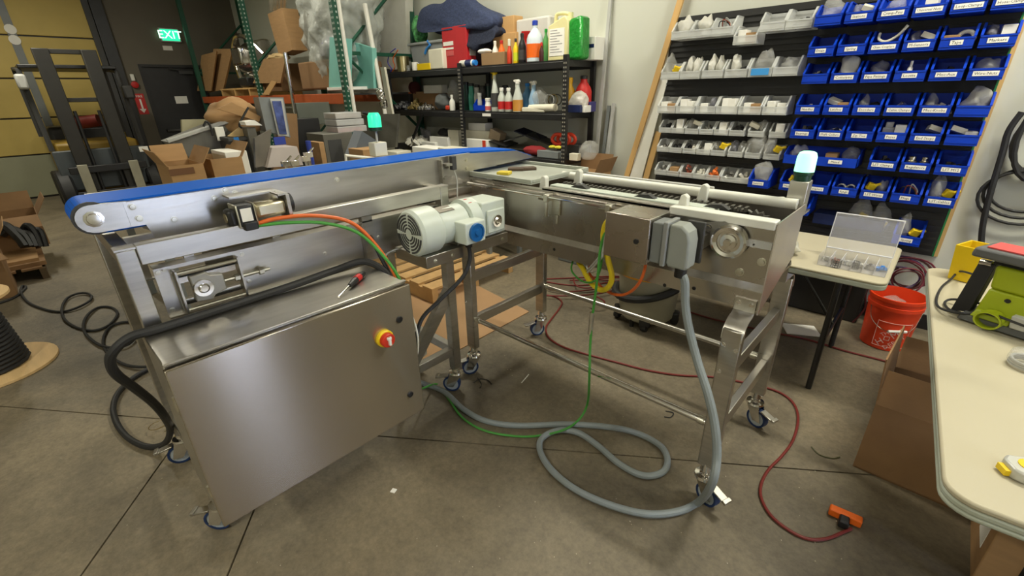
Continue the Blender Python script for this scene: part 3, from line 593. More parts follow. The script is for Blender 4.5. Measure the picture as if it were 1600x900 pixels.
def fill(code, x, z, where, w=.14, d=.23, yc=None):
    """put the named contents into the bin whose base is at x, z"""
    yc = (4.094-d*.55) if yc is None else yc
    for j, ch in enumerate(code):
        sd[0] += 1; s0 = sd[0]; rnd = random.Random(s0); zz = z+.006
        two = len(code) > 1; xx = x + ((-.03 if j == 0 else .03) if two else 0)
        if ch == 'b': tag(crumple((xx, yc, zz+.055), .058, (1.0 if not two else .55, 1.1, .95), BAG, seed=s0), 'clear crumpled plastic bag in the ' + where, 'bag', 'bags in the bins')
        elif ch == 'g': tag(crumple((xx, yc, zz+.055), .06, (.95 if not two else .5, 1.0, .95), GBAG, seed=s0), 'grey plastic bag in the ' + where, 'bag', 'bags in the bins')
        elif ch == 'W': tag(crumple((xx, yc, zz+.07), .066, (1.0 if not two else .55, 1.0, 1.25), BAGW, seed=s0), ('left ' if two and j == 0 else 'right ' if two else '') + 'milky white plastic bag in the ' + where, 'bag', 'bags in the bins')
        elif ch == 'B': tag(crumple((xx, yc-.02, zz+.085), .07, (1.05 if not two else .55, 1.0, 1.3), BAG, seed=s0), 'clear bag bulging out of the ' + where, 'bag', 'bags in the bins')
        elif ch == 'w':
            o = tag(box('carton', PAPER, xx-.028, xx+.028, yc-.06, yc+.03, zz, zz+rnd.uniform(.07, .11), bevel=.002, rot=rnd.uniform(-.25, .25)), ('left ' if two and j == 0 else 'right ' if two else '') + 'small white carton in the ' + where, 'box', 'small cartons in the bins')
        elif ch == 't':
            M_ = Euler((rnd.uniform(-.3, .3), rnd.uniform(.2, .5), rnd.uniform(-.3, .3))).to_matrix()
            tag(MB().cb((xx, yc-.02, zz+.075), (.075, .05, .03), M=M_).build('carton', CREAM, None, .002), 'cream carton lying tilted in the ' + where, 'box', 'small cartons in the bins')
        elif ch == 'k': tag(box('carton', CARD, xx-.035, xx+.035, yc-.06, yc+.03, zz, zz+.07, bevel=.002), 'small brown carton in the ' + where, 'box', 'small cartons in the bins')
        elif ch == 'd': tag(heap((xx, yc, zz), .05, DBITS, 34, s0, .026, h=.05), 'heap of black parts in the ' + where, 'parts', 'loose parts in the bins')
        elif ch == 's': tag(heap((xx, yc, zz), .05, BITS, 30, s0, .024, h=.05), 'heap of steel fittings in the ' + where, 'parts', 'loose parts in the bins')
        elif ch == 'e': tag(heap((xx, yc, zz), .05, WBITS, 26, s0, .024, h=.06), 'heap of white plastic pieces in the ' + where, 'parts', 'loose parts in the bins')
        elif ch == 'r': tag(heap((xx, yc-.02, zz), .042, RBITS, 26, s0, .022, h=.08), 'heap of reddish parts in the ' + where, 'parts', 'loose parts in the bins')
        elif ch == 'o': tag(heap((xx, yc-.02, zz), .042, OBITS, 26, s0, .022, h=.08), 'heap of orange parts in the ' + where, 'parts', 'loose parts in the bins')
        elif ch == 'y': tag(MB().cb((xx, yc-.04, zz+.07), (.05, .03, .045), M=Euler((.3, .3, .5)).to_matrix()).cyl((xx-.03, yc-.05, zz+.06), (xx+.05, yc-.03, zz+.09), .01).build('yellow_fitting', YEL, None, .003), 'yellow plastic fitting in the ' + where, 'fitting', 'yellow fittings in the bins')
        elif ch == 'c':
            tag(MB().tube([(xx+.036*math.cos(a), yc-.03, zz+.05+.036*math.sin(a)) for a in [2*math.pi*i/16 for i in range(16)]], .011, 8, True).build('tape_ring', WHT), 'white ring of tape standing in the ' + where, 'tape', 'tape rings in the bins')
        elif ch == 'n':
            for q in (-1, 1): tag(MB().tube([(xx+q*.028+.022*math.cos(a), yc-.05, zz+.045+.022*math.sin(a)) for a in [2*math.pi*i/14 for i in range(14)]], .009, 8, True).build('metal_ring', BITS), 'thick metal ring at the %s in the %s' % ('left' if q < 0 else 'right', where), 'ring', 'metal rings in the bins')
        elif ch == 'v':
            for q, rr in ((-1, .03), (1, .022)): tag(MB().lathe([(rr*.8, 0), (rr, .006), (rr, .03), (rr*.7, .034), (rr*.7, .055), (.004, .055)], (xx+q*.032, yc-.05, zz+.03 if q < 0 else zz+.03), n=14).build('valve_knob', mat('knob_brass', (.6, .55, .42), .3, 1)), '%s metal knob in the %s' % ('wide' if q < 0 else 'narrow', where), 'knob', 'metal knobs in the bins')
        elif ch == 'p':
            tag(MB().tube(spline([(xx-.045, yc-.03, zz+.11), (xx-.04, yc-.05, zz+.075), (xx, yc-.05, zz+.06), (xx+.05, yc-.05, zz+.09), (xx+.085, yc-.06, zz+.14)]), .008, 7).build('cable_bundle', CREAM), 'cream bundle of strips sticking out of the ' + where, 'strips')
        elif ch == 'l':
            tag(MB().lathe([(.013, 0), (.013, .05), (.007, .06), (.007, .09)], (xx-.01, yc-.05, zz+.02), n=12).build('glue_bottle', PAPER), 'white glue bottle in the ' + where, 'bottle')
        elif ch == 'x':
            for q in range(3):
                tag(MB().tube(spline([(xx-.05+q*.03, yc-.02, zz+.04), (xx-.03+q*.02, yc-.06, zz+.09+q*.01), (xx+.02+q*.01, yc-.04, zz+.08), (xx+.05, yc-.05, zz+.04+q*.01)]), .004, 6).build('wire', [RUB, RBITS, LGREY][q]), '%s wire curling in the %s' % (['black', 'brown', 'grey'][q], where), 'wire', 'wires in the bins')
        elif ch == 'u':
            tag(MB().cb((xx, yc-.02, zz+.05), (.06, .03, .06)).cb((xx, yc-.02, zz+.095), (.04, .025, .035)).build('controller', LGREY, None, .004), 'light grey controller with screen in the ' + where, 'device')
rowsB = [(2.00, 'top', ['', 'Stations', 'Crimp-Pins', 'Universal Nuts', 'Loop-Clamps', 'Hose-Clamps'], ['B', 'gt', 'b', 'w', 's', 'w']),
 (1.82, 'second', ['Drain', 'Spring', 'Chain Couplers', 'M-Sensors', 'Tape', 'Markers'], ['d', 's', 'p', 'gt', 'kc', 'gw']),
 (1.655, 'third', ['', 'Cotterpins', 'Pipe Fittings', 'Loctite', 'Misc-Aux', 'Wire-Nuts'], ['d', 'W', 'g', 'l', 'd', 'b']),
 (1.46, 'fourth', ['Handles', 'Latches', 'Encoders', 'Cable Clamps', 'Misc-Knobs', ''], ['e', 'tk', 'bd', 's', 'be', 'W']),
 (1.30, 'fifth', ['Bearings', 'Shaft Collars', 'Zip Ties', 'Fuses', 'End Stops', ''], ['d', 's', '', 'uw', 'dt', 'tw']),
 (1.125, 'sixth', [None, None, None, 'LST Clamps', 'Regulators', 'LST M12'], ['', '', '', 'd', 'v', 'd']),
 (.93, 'seventh', ['Manifolds', 'Couplers', 'Rings', 'LST Wires', 'Plugs', 'LST-Cables'], ['y', '', 'n', 'yb', 'x', 'By'])]
first = True
for z, rn, labs, cont in rowsB:
    for i in range(6):
        if labs[i] is None: continue
        x = -.800+i*.1665
        wh = 'blue bin, %s from the left, %s row' % (ORD[i] if rn != 'sixth' else ORD[i-2], rn)
        put_bin(protoB, x, z, '%s blue bin %s' % ('open front', 'labelled ' + labs[i] + ', ' + wh.split(', ', 1)[1] if labs[i] else 'without a label, ' + wh.split(', ', 1)[1]), 'blue bins on the louvred panel', labs[i] or None)
        fill(cont[i], x, z, wh)
put_bin(protoB, -1.02, .925, 'blue bin labelled Sensors standing left of the seventh row, beside clear bins', 'blue bins on the louvred panel', 'Sensors'); fill('B', -1.02, .925, 'leftmost blue bin, labelled Sensors')
# wide double bin in the sixth row
wb = MB().box(-.885, -.435, 3.855, 4.094, 1.125, 1.129).box(-.885, -.435, 4.09, 4.094, 1.129, 1.23).box(-.885, -.435, 3.855, 3.86, 1.129, 1.185)
for x in (-.885, -.439): wb.prism([(3.855, 1.125), (4.094, 1.125), (4.094, 1.235), (3.95, 1.235), (3.855, 1.185)], 'x', x, x+.004)
wb = tag(wb.build('storage_bin', BLUE), 'double width blue bin at the left of the sixth row', 'bin', 'blue bins on the louvred panel')
c_ = box('label_card', PAPER, -.60, -.52, 3.850, 3.854, 1.145, 1.17, wb); text('Mixed', INK, c_, (-.56, 3.849, 1.157), (1, 0, 0), (0, 0, 1), .02)
fill('b', -.81, 1.13, 'double width blue bin at its left end'); fill('k', -.60, 1.13, 'double width blue bin at its middle'); fill('g', -.49, 1.13, 'double width blue bin at its right end')
# low bins under the panel rows
put_bin(protoB, -.72, .76, 'low blue bin just behind the green beacon bracket', 'blue bins on the louvred panel', 'Sensors'); fill('e', -.72, .76, 'low blue bin behind the beacon bracket')
put_bin(protoB, -.06, .66, 'lowest blue bin at the bottom right corner of the panel', 'blue bins on the louvred panel', 'Spring'); fill('By', -.06, .66, 'lowest blue bin at the bottom right corner')
for k_, (x, zz, s_) in enumerate(((-.36, .80, 'left'), (-.24, .77, 'middle'))):
    tag(crumple((x, 4.02, zz), .085, (.8, .7, 1.2), BAG, seed=900+k_), '%s clear bag hanging under the blue bins' % s_, 'bag', 'bags hung on the panel')
    tag(MB().cb((x+.02, 4.02, zz-.03), (.05, .03, .06), M=Euler((.2, .4, .1)).to_matrix()).build('yellow_fitting', YEL, None, .004), 'yellow fitting inside the %s hanging bag' % s_, 'fitting', 'fittings in hung bags')
tag(MB().box(-.62, -.20, 3.93, 4.094, .70, .78).build('parts_tray', mat('navy', S(20, 36, 84), .5), None, .004), 'dark navy tray on the panel behind the open organiser', 'tray')
# clear bins
rowsC = [(2.00, 'top', protoC, [-1.80, -1.64, -1.485, None, -1.14, -.975], ['W', 'W', 'x', '', 's', 'd']),
 (1.71, 'second', protoC, [-1.855, -1.69, -1.51, -1.335, -1.165, -1.0], ['By', 'WW', 'WW', 'Wd', 'B', 'b']),
 (1.45, 'third', protoC, [-1.855, -1.69, -1.525, -1.36, -1.19, -1.02], ['wk', 'ww', 'wg', 'ww', 'wk', 'ww']),
 (1.29, 'fourth', protoS, [-1.86, -1.745, -1.625, -1.505, -1.385, -1.265, -1.125, -.975], ['d', 'w', 'bt', 's', 'w', 'd', 'tb', 'w']),
 (1.13, 'fifth', protoS, [-1.86, -1.745, -1.625, -1.505, -1.385, -1.25, -1.12, -.985], ['s', 'd', 'de', 'sw', 'by', 'gb', 'B', 'By']),
 (.93, 'sixth', protoS, [-1.86, -1.745, -1.625, -1.51, -1.395, -1.275, -1.165], ['s', 'k', 'r', 'e', 'o', 's', 'e'])]
for z, rn, pr_, xs_, cont in rowsC:
    n_ = 0
    for x, c in zip(xs_, cont):
        if x is None: continue
        wh = 'clear bin, %s from the left, %s row' % (ORD[n_], rn); n_ += 1
        dd = .19 if pr_ is protoC else .16
        put_bin(pr_, x, z, 'translucent ' + wh, 'clear bins on the louvred panel', None, d=dd)
        fill(c, x, z, wh, d=dd)
x, z = -1.31, 1.93
put_bin(protoC, x, z, 'translucent clear bin hung lower than its neighbours in the top row', 'clear bins on the louvred panel'); fill('wk', x, z, 'clear bin hung low in the top row', d=.19)
bl = box('label_card', mat('sky_blue_label', S(60, 150, 220), .6), -1.225, -1.105, 3.897, 3.901, 1.72, 1.765); tag(bl, 'sky blue label card on a clear bin of the second row', 'label')
for p_ in (protoB, protoC, protoS): bpy.data.objects.remove(p_)
# ================================================================ leaning sticks beside the panel
def stick(name, m, a, b, w, t, label, cat='stick', grp=None):
    a, b = V(a), V(b); d = (b-a).normalized(); n = d.cross(V((0, 1, 0))).normalized(); q = d.cross(n)
    mb = MB(); vs = [p+n*s1*w/2+q*s2*t/2 for p in (a, b) for s1, s2 in ((-1, -1), (1, -1), (1, 1), (-1, 1))]
    mb.add(vs, [(3, 2, 1, 0), (4, 5, 6, 7), (0, 1, 5, 4), (1, 2, 6, 5), (2, 3, 7, 6), (3, 0, 4, 7)])
    return tag(mb.build(name, m, None, smooth=False), label, cat, grp)
stick('pine_board', WOOD, (-2.46, 4.03, .0), (-1.87, 4.11, 2.55), .05, .025, 'long pine board leaning on the white wall left of the bins', 'board')
stick('pine_board', WOOD, (-2.19, 4.0, 0), (-2.0, 4.11, 1.28), .055, .02, 'shorter pine board leaning behind the clear bins', 'board')
stick('white_board', WHT, (-2.30, 4.02, 0), (-1.98, 4.12, 2.0), .12, .012, 'white trim board leaning between the two pine boards', 'board')
for i, (x, m_, h, nm) in enumerate(((-2.60, LGREY, 2.5, 'light grey metal'), (-2.55, GREY, 1.5, 'dull grey metal'), (-2.50, LGREY, 1.52, 'short pale metal'))):
    stick('metal_strip', m_, (x-.02, 3.98, 0), (x+.0, 4.12, h), .03, .02, nm + ' strip leaning on the wall beside the black shelving', 'strip')
# ================================================================ black shelving
SX0, SX1, SY0, SY1 = -5.62, -2.74, 3.66, 4.12
sh = thing('shelving_unit', 'black steel shelving with perforated posts along the white wall', 'shelf', (-4.2, 3.9, 0))
DK = [(1.865, 1.90), (1.415, 1.45), (.985, 1.02), (.53, .565), (.11, .145)]
HOLE = mat('post_hole', S(150, 146, 134), .7)
for z0, z1 in DK:
    for a, b in ((SX0, -4.2), (-4.2, SX1)):
        box('deck', BLKM, a, b, SY0+.01, SY1-.01, z1-.012, z1, sh)
        for y in (SY0, SY1-.03): MB().box(a, b, y, y+.03, z0-.035, z1-.012).build('beam', BLKM, sh, .006)
    for x in (SX0, SX1-.03): box('side_beam', BLKM, x, x+.03, SY0+.03, SY1-.03, z0-.02, z1-.012, sh)
for x in (SX0, -4.2, SX1):
    for y in (SY0-.004, SY1-.03):
        p = box('post', BLKM, x-.024, x+.024, y-.012, y+.022, 0, 1.94, sh)
        if y < 3.9:
            hb = MB()
            for i in range(50):
                for s_ in (-1, 1): hb.box(x+s_*.011-.005, x+s_*.011+.005, y-.0135, y-.0115, .10+i*.036, .10+i*.036+.015)
            o = hb.build('holes', HOLE, p, smooth=False); o['kind'] = 'stuff'
MB().sheet([(-5.3, 3.655, 1.0), (-5.25, 3.655, 1.0), (-4.93, 3.655, 1.40), (-4.98, 3.655, 1.40)], .012).build('brace', BLKM, sh)
box('shelf_tag', PAPER, -3.86, -3.73, 3.652, 3.655, 1.40, 1.43, sh)
def xr(px0, px1, py, Y): return YP(px0, py, Y).x, YP(px1, py, Y).x
def shelfbox(name, m, px0, px1, ptop, Y, zb, dep, label, cat, bevel=.004, grp=None):
    x0, x1 = xr(px0, px1, ptop+10, Y); zt = YP((px0+px1)/2, ptop, Y).z
    # allow for the visible end face: seen from the right, the depth adds to the apparent width
    x0 += 0; return tag(box(name, m, x0, x1, Y, Y+dep, zb, max(zt, zb+.02), bevel=bevel), label, cat, grp)
def bottle(name, px, ptop, Y, zb, r, body, cap, label, cat='bottle', caph=.03, neck=.4, lab=None, sq=1., grp='bottles on the shelving', trig=None, fillm=None):
    x = YP(px, ptop+20, Y).x; h = YP(px, ptop, Y).z-zb
    t = thing(name, label, cat, (x, Y, zb), grp)
    hb = h-caph; r = r*1.28
    prof = [(r*.92, 0), (r, .006), (r, hb*.62), (r*.85, hb*.74), (r*neck, hb*.92), (r*neck, hb)]
    if trig: prof = [(r*.95, 0), (r, .006), (r, hb*.45), (r*.6, hb*.7), (r*.38, hb*.85), (r*.36, hb)]
    MB().lathe(prof, (x, Y, zb), n=16).build('body', body, t)
    if trig:
        MB().lathe([(r*.45, hb-.01), (r*.45, hb+.02), (r*.25, hb+.025)], (x, Y, zb), n=12).build('collar', cap, t)
        MB().prism([(x-.025, zb+h-.028), (x+.035, zb+h-.028), (x+.03, zb+h-.005), (x+.01, zb+h), (x-.05, zb+h-.004), (x-.05, zb+h-.02)], 'y', Y-.011, Y+.011).build('sprayer', cap, t, .004)
        MB().prism([(x-.022, zb+h-.028), (x-.012, zb+h-.028), (x-.022, zb+h-.075), (x-.03, zb+h-.07)], 'y', Y-.007, Y+.007).build('trigger', cap, t)
        if fillm: MB().lathe([(r*1.005, .008), (r*1.005, hb*.42)], (x, Y, zb), n=16, cap=False).build('liquid', fillm, t)
    else: MB().lathe([(r*neck*1.15, hb), (r*neck*1.15, h-.004), (r*neck*.9, h)], (x, Y, zb), n=14).build('cap', cap, t)
    if lab: MB().lathe([(r*1.012, hb*.12), (r*1.012, hb*.5)], (x, Y, zb), n=16, cap=False).build('label_band', lab, t)
    return t
T = 1.90; S2 = 1.45; S3 = 1.02
GOLD = mat('brass_can', (.62, .52, .28), .3, 1, .1)
# --- top deck, left to right
g = thing('metal_can', 'open brass coloured can at the left end of the top shelf', 'can', (YP(629, 95, 3.75).x, 3.75, T))
x = ORG[g].x; MB().lathe([(.075, 0), (.082, .17), (.085, .172), (.08, .168), (.07, .01)], (x, 3.75, T), n=24, cap=False).lathe([(.074, .002), (.002, .002)], (x, 3.75, T), n=24).build('body', GOLD, g); MB().tube([(x+.084*math.cos(a), 3.75+.084*math.sin(a), T+.171) for a in [2*math.pi*i/24 for i in range(24)]], .004, 6, True).build('rim', GOLD, g)
tag(MB().lathe([(.022, 0), (.024, .05), (.018, .055), (.018, .065)], (YP(636, 98, 3.68).x, 3.69, T), n=14).build('glass_jar', GLASS), 'small glass jar in front of the brass can', 'jar')
mg = thing('mug', 'white mug with a handle beside the glass jar', 'mug', (YP(646, 98, 3.70).x, 3.72, T)); x = ORG[mg].x
MB().lathe([(.034, 0), (.038, .004), (.040, .095), (.036, .095), (.034, .008)], (x, 3.72, T), n=18).build('cup', WHT, mg); MB().tube(spline([(x+.036, 3.72, T+.08), (x+.075, 3.72, T+.075), (x+.07, 3.72, T+.03), (x+.036, 3.72, T+.02)]), .006, 8).build('handle', WHT, mg)
shelfbox('tape_box', YEL, 652, 672, 99, 3.69, T, .06, 'low yellow box lying on the top shelf edge', 'box')
shelfbox('white_canister', CREAM, 669, 691, 76, 3.70, T, .08, 'cream canister with a dark logo before the grey tote', 'canister', .012)
for i in range(2):
    pts = [YP(px, py, 3.68+.03*i) for px, py in (((618, 76), (609, 84), (606, 98), (612, 108), (607, 116), (604, 128)), ((622, 78), (614, 92), (617, 104), (613, 112)))[i]]
    tag(MB().tube(spline(pts), .006, 7).build('cord', mat('cord_violet', S(70, 60, 170), .5) if i == 0 else ORANGE), ['violet cord hanging off the left end of the top shelf', 'orange cord beside the brass can'][i], 'cord')
t_ = thing('storage_tote', 'grey plastic tote under the blue blanket on the top shelf', 'tote', (-4.75, 3.92, T))
x0, x1 = xr(640, 700, 70, 3.80)
MB().prism([(x0+.05, T), (x1-.05, T), (x1, T+.29), (x0, T+.29)], 'y', 3.80, 4.08).build('body', mat('tote_grey', S(138, 142, 144), .5), t_, .012); MB().box(x0-.03, x1+.02, 3.78, 4.10, T+.285, T+.315).build('lid', mat('tote_lid', S(152, 156, 156), .5), t_, .008)
tag(MB().tube(spline([YP(px, py, 3.79) for px, py in ((668, 64), (672, 70), (667, 76), (664, 84))]), .015, 6).build('painters_tape', mat('tape_blue', S(40, 130, 215), .6)), 'scrap of blue painters tape on the grey tote', 'tape')
rb = shelfbox('red_carton', mat('carton_red', S(186, 34, 40), .6), 690, 728, 41, 3.76, T, .26, 'red printed carton with white stripes on the top shelf', 'carton')
x0, x1 = xr(690, 728, 55, 3.759); 
for k_, (za, zb_) in enumerate(((.235, .275), (.195, .215), (.13, .18))): box('printed_panel', PAPER if k_ < 2 else mat('pale_red', S(205, 90, 90), .6), x0+.02, x0+.02+(x1-x0)*.42, 3.757, 3.7595, T+za, T+zb_, rb)
box('side_panel', PAPER, x1+.0005, x1+.003, 3.80, 4.0, T+.12, T+.30, rb)
# floral bag
fb = mat('floral', S(80, 150, 90), .7, 0, .9, 30); tag(crumple((YP(655, 30, 3.95).x, 3.95, T+.46), .14, (.55, .8, 1.25), fb, 'floral_bag', 31, 14, 10, .15), 'green and blue floral fabric bag on the grey tote', 'bag')
# quilted moving blanket: draped sheet
BLANK = mat('navy_quilt', S(52, 62, 92), .9, 0, .2, 40, .9, 40)
def drape(path_top, wy0, wy1, th, name, m, label, cat, seed=1, amp=.03):
    rnd = random.Random(seed); n = len(path_top); k = 9; vs = []; fs = []
    ph = [rnd.uniform(0, 6) for _ in range(6)]
    for i, (x, z) in enumerate(path_top):
        for j in range(k):
            y = wy0+(wy1-wy0)*j/(k-1); s_ = i/(n-1)*9
            vs.append(V((x, y, z + amp*math.sin(s_*1.7+j*.9+ph[0]) + amp*.6*math.sin(j*2.1+s_*.8+ph[1]) - (.05 if j == 0 else 0))))
    for i in range(n-1):
        for j in range(k-1): fs.append((i*k+j, (i+1)*k+j, (i+1)*k+j+1, i*k+j+1))
    o = MB().add(vs, fs).build(name, m, None, sharp=3); s2 = o.modifiers.new('s', 'SOLIDIFY'); s2.thickness = th; s2.offset = 1
    s3 = o.modifiers.new('sub', 'SUBSURF'); s3.levels = 1; s3.render_levels = 1
    return tag(o, label, cat)
def blob(c, size, m, name, label, cat, seed, amp=.22, sub=True, grp=None):
    o = crumple(c, 1, size, m, name, seed, 14, 10, amp)
    if sub: o.modifiers['sub'].levels = o.modifiers['sub'].render_levels = 2
    return tag(o, label, cat, grp)
def tx(px, py, Y): p = YP(px, py, Y); return (p.x, p.z)
def cloth(name, label, cx, Y, zc, prof, y0, y1, m, seed):
    """heavy quilt: a lofted heap whose cross sections follow prof and get lower to front and back"""
    rnd = random.Random(seed); K = 12; vs = []; fs = []; n = len(prof)
    for j in range(K):
        v = j/(K-1)*2-1; y = Y+(y1-y0)/2*v; f = math.sqrt(max(0, 1-abs(v)**3.2))
        for i, (px, py) in enumerate(prof):
            p = YP(px, py, Y); k = 1 if p.z > zc else .4
            vs.append(V((p.x+.012*math.sin(j*1.3+i*.9), y+.02*math.sin(i*1.1+j*.5), zc+(p.z-zc)*(.35+.65*f)*(1+.05*math.sin(i*2.3+j*1.7)))))
    for j in range(K-1):
        for i in range(n): fs.append((j*n+i, j*n+(i+1) % n, (j+1)*n+(i+1) % n, (j+1)*n+i))
    fs += [tuple(range(n-1, -1, -1)), tuple((K-1)*n+i for i in range(n))]
    o = MB().add(vs, fs).build(name, m, None, sharp=3); q = o.modifiers.new('sub', 'SUBSURF'); q.levels = 2; q.render_levels = 2
    return tag(o, label, 'blanket')
cloth('moving_blanket', 'navy quilted moving blanket heaped over tote and red carton', 0, 3.92, T+.33, [(664, 46), (660, 30), (668, 10), (682, 6), (700, 8), (708, -6), (722, -16), (738, -4), (754, 12), (776, 19), (787, 26), (786, 42), (776, 50), (760, 40), (738, 42), (715, 40), (692, 44)], 3.76, 4.08, BLANK, 4)
cloth('blanket_fold', 'rolled navy blanket fold hanging down right of the red carton', 0, 3.86, T+.16, [(728, 50), (742, 36), (762, 34), (780, 40), (786, 50), (776, 58), (760, 56), (756, 72), (748, 84), (740, 70), (734, 58)], 3.78, 3.96, mat('navy_quilt_dark', S(36, 42, 62), .9, 0, .2, 40, .9, 40), 6)
blob((YP(752, 72, 3.9).x, 3.97, T+.13), (.17, .10, .14), mat('dark_quilt', S(44, 36, 44), .9, 0, .2, 30, .8, 40), 'dark_blanket', 'dark folded blanket hanging down beside the red carton', 'blanket', 7, .1)
sc = thing('spray_can', 'white spray can lying on its side at the middle post', 'spray can', (YP(728, 94, 3.69).x, 3.70, T)); x = ORG[sc].x
MB().tube([(x-.10, 3.70, T+.035), (x-.09, 3.70, T+.035), (x+.10, 3.70, T+.035), (x+.11, 3.70, T+.035)], [.03, .035, .035, .028], 18).build('body', WHT, sc); MB().tube([(x+.0, 3.70, T+.035), (x+.095, 3.70, T+.035)], [.0355, .0355], 18).build('label_band', mat('navy'), sc); MB().cyl((x+.11, 3.70, T+.035), (x+.15, 3.70, T+.035), .028).build('cap', mat('tape_blue'), sc)
shelfbox('wooden_tray', mat('tan', S(150, 120, 84), .7), 752, 788, 82, 3.69, T, .12, 'tan tray holding paper towels on the top shelf', 'tray')
blob((YP(755, 76, 3.72).x, 3.74, YP(755, 80, 3.72).z), (.10, .06, .025), PAPER, 'paper_towel', 'folded white paper towels on the tan tray', 'paper', 9, .12)
bottle('pill_bottle', 774, 64, 3.78, T, .026, WHT, WHT, 'white round bottle behind the tan tray', lab=LGREY); bottle('red_bottle', 784, 63, 3.76, T, .028, mat('orange'), RED, 'orange bottle with red cap behind the tan tray')
shelfbox('small_carton', mat('cardboard_light', S(200, 158, 104), .8), 783, 803, 25, 3.92, T+.13, .14, 'upper small cardboard carton on the top shelf', 'carton'); shelfbox('small_carton', mat('cardboard_light'), 770, 806, 52, 3.90, T, .16, 'lower small cardboard carton under another on the top shelf', 'carton')
shelfbox('clear_tub', mat('tub_white', S(220, 218, 212), .4, alpha=.8), 806, 858, 27, 3.94, T, .16, 'whitish plastic tub behind the bleach jug', 'tub', .02)
bottle('glue_bottle', 796, 61, 3.70, T, .020, mat('orange_red', S(205, 60, 30), .5), CREAM, 'orange red bottle with a cream pointed cap', caph=.06, neck=.5); bottle('oil_bottle', 806, 60, 3.70, T, .021, YEL, BLK, 'yellow bottle with black cap on the top shelf', lab=mat('lime', S(200, 210, 40), .5)); bottle('black_bottle', 816, 52, 3.72, T, .030, BLK, BLK, 'black bottle with a white mark on the top shelf', lab=DGREY)
tag(MB().lathe([(.032, 0), (.034, .01), (.034, .15), (.014, .18), (.014, .20), (.048, .27), (.048, .285)], (YP(821, 52, 3.82).x, 3.83, T), n=16).build('red_squeeze_bottle', RED), 'red bottle with a flared funnel top behind the bleach jug', 'bottle')
bottle('bleach_jug', 836, 32, 3.74, T, .062, mat('jug_white', S(205, 215, 222), .4), mat('jug_blue', S(30, 60, 170), .4), 'white jug with blue pointed cap and orange label', neck=.3, caph=.04, lab=ORANGE)
bottle('small_dark_bottle', 846, 66, 3.69, T, .017, mat('maroon', S(70, 24, 26), .4), RED, 'small maroon bottle before the bleach jug'); bottle('green_bottle', 853, 45, 3.80, T, .025, mat('leaf', S(90, 170, 90), .4, alpha=.8), GREEN, 'green clear bottle squeezed between white jug and jerrycan')
jc = thing('jerrycan', 'cream jerrycan with handle and printed label on the top shelf', 'jerrycan', (YP(873, 60, 3.74).x, 3.80, T)); x0, x1 = xr(856, 887, 60, 3.74); zt = YP(873, 38, 3.74).z; zc = YP(885, 18, 3.74).z
JC = mat('jerry_cream', S(222, 214, 160), .45)
MB().prism([(x0, T), (x1, T), (x1, zt+.02), (x1-.03, zt+.06), (x1-.06, zt+.06), (x0+.01, zt), (x0, zt-.01)], 'y', 3.74, 3.90).build('body', JC, jc, .01)
MB().tube(spline([(x0+.025, 3.82, zt-.005), (x0+.03, 3.82, zt+.07), (x0+.06, 3.82, zt+.095), (x1-.06, 3.82, zt+.085), (x1-.04, 3.82, zt+.05)]), .016, 8).build('handle', JC, jc)
MB().cyl((x1-.03, 3.82, zt+.04), (x1-.03, 3.82, zc), .024).build('cap', JC, jc); lb = box('label_sheet', PAPER, x0+.02, x1-.035, 3.7375, 3.7395, T+.04, zt-.03, jc); box('side_label', PAPER, x1+.0005, x1+.002, 3.76, 3.88, T+.05, zt-.05, jc)
for i in range(9): box('print_line', mat('print_grey', S(150, 150, 150), .7), x0+.03, x1-.06-.03*(i % 3), 3.7365, 3.7375, T+.07+i*.022, T+.076+i*.022, lb)
gp = [(-.075, 0), (.075, 0), (.085, .03), (.075, .33), (.06, .35), (-.05, .33), (-.08, .30)]; gx_ = YP(901, 60, 3.80).x
tag(MB().prism([(gx_+a, T+b) for a, b in gp], 'y', 3.76, 3.90).build('green_package', mat('green_film', S(34, 140, 50), .3, 0, .2, 12, .9, 30), None, .03, seg=3), 'bright green plastic package at the right end of top shelf', 'package')
wb_ = shelfbox('white_carton', PAPER, 905, 930, 58, 3.93, T, .20, 'white carton with navy printed band at the shelf corner', 'carton'); x0, x1 = xr(905, 930, 62, 3.929); box('printed_band', mat('navy'), x0+.01, x1-.01, 3.927, 3.9295, T+.10, T+.13, wb_)
# --- second deck
DRED = mat('dark_red', S(72, 30, 28), .5)
tag(MB().lathe([(.075, -.03), (.075, -.024), (.045, -.022), (.045, .022), (.075, .024), (.075, .03)], (YP(645, 130, 3.85).x, 3.87, S2+.26), 'x', 20).build('wire_spool', DRED), 'dark red wire spool lying on boxes in the second shelf', 'spool')
shelfbox('black_case', BLK, 612, 640, 147, 3.80, S2, .2, 'black case at the left end of the second shelf', 'case'); shelfbox('brown_box', CARD2, 642, 690, 143, 3.86, S2, .2, 'brown cardboard box at the back of the second shelf', 'box')
shelfbox('white_bin', mat('tub_white'), 662, 690, 133, 3.84, YP(670, 146, 3.84).z, .1, 'milky white bin stacked on the brown box', 'bin')
tag(heap((YP(665, 165, 3.76).x, 3.77, S2), .11, BITS, 70, 5, .03, 'tool_pile', .05), 'pile of shiny metal tools and bits on the second shelf', 'tools'); tag(heap((YP(630, 165, 3.76).x, 3.77, S2), .12, DBITS, 50, 6, .045, 'tool_pile', .06), 'pile of dark tools at the left of the second shelf', 'tools')
tag(heap((YP(648, 158, 3.80).x, 3.82, S2), .10, mat('olive_bits', S(120, 104, 60), .5, 0, .4, 20), 40, 8, .04, 'tool_pile', .10), 'pile of tan bags and tools on the second shelf', 'tools')
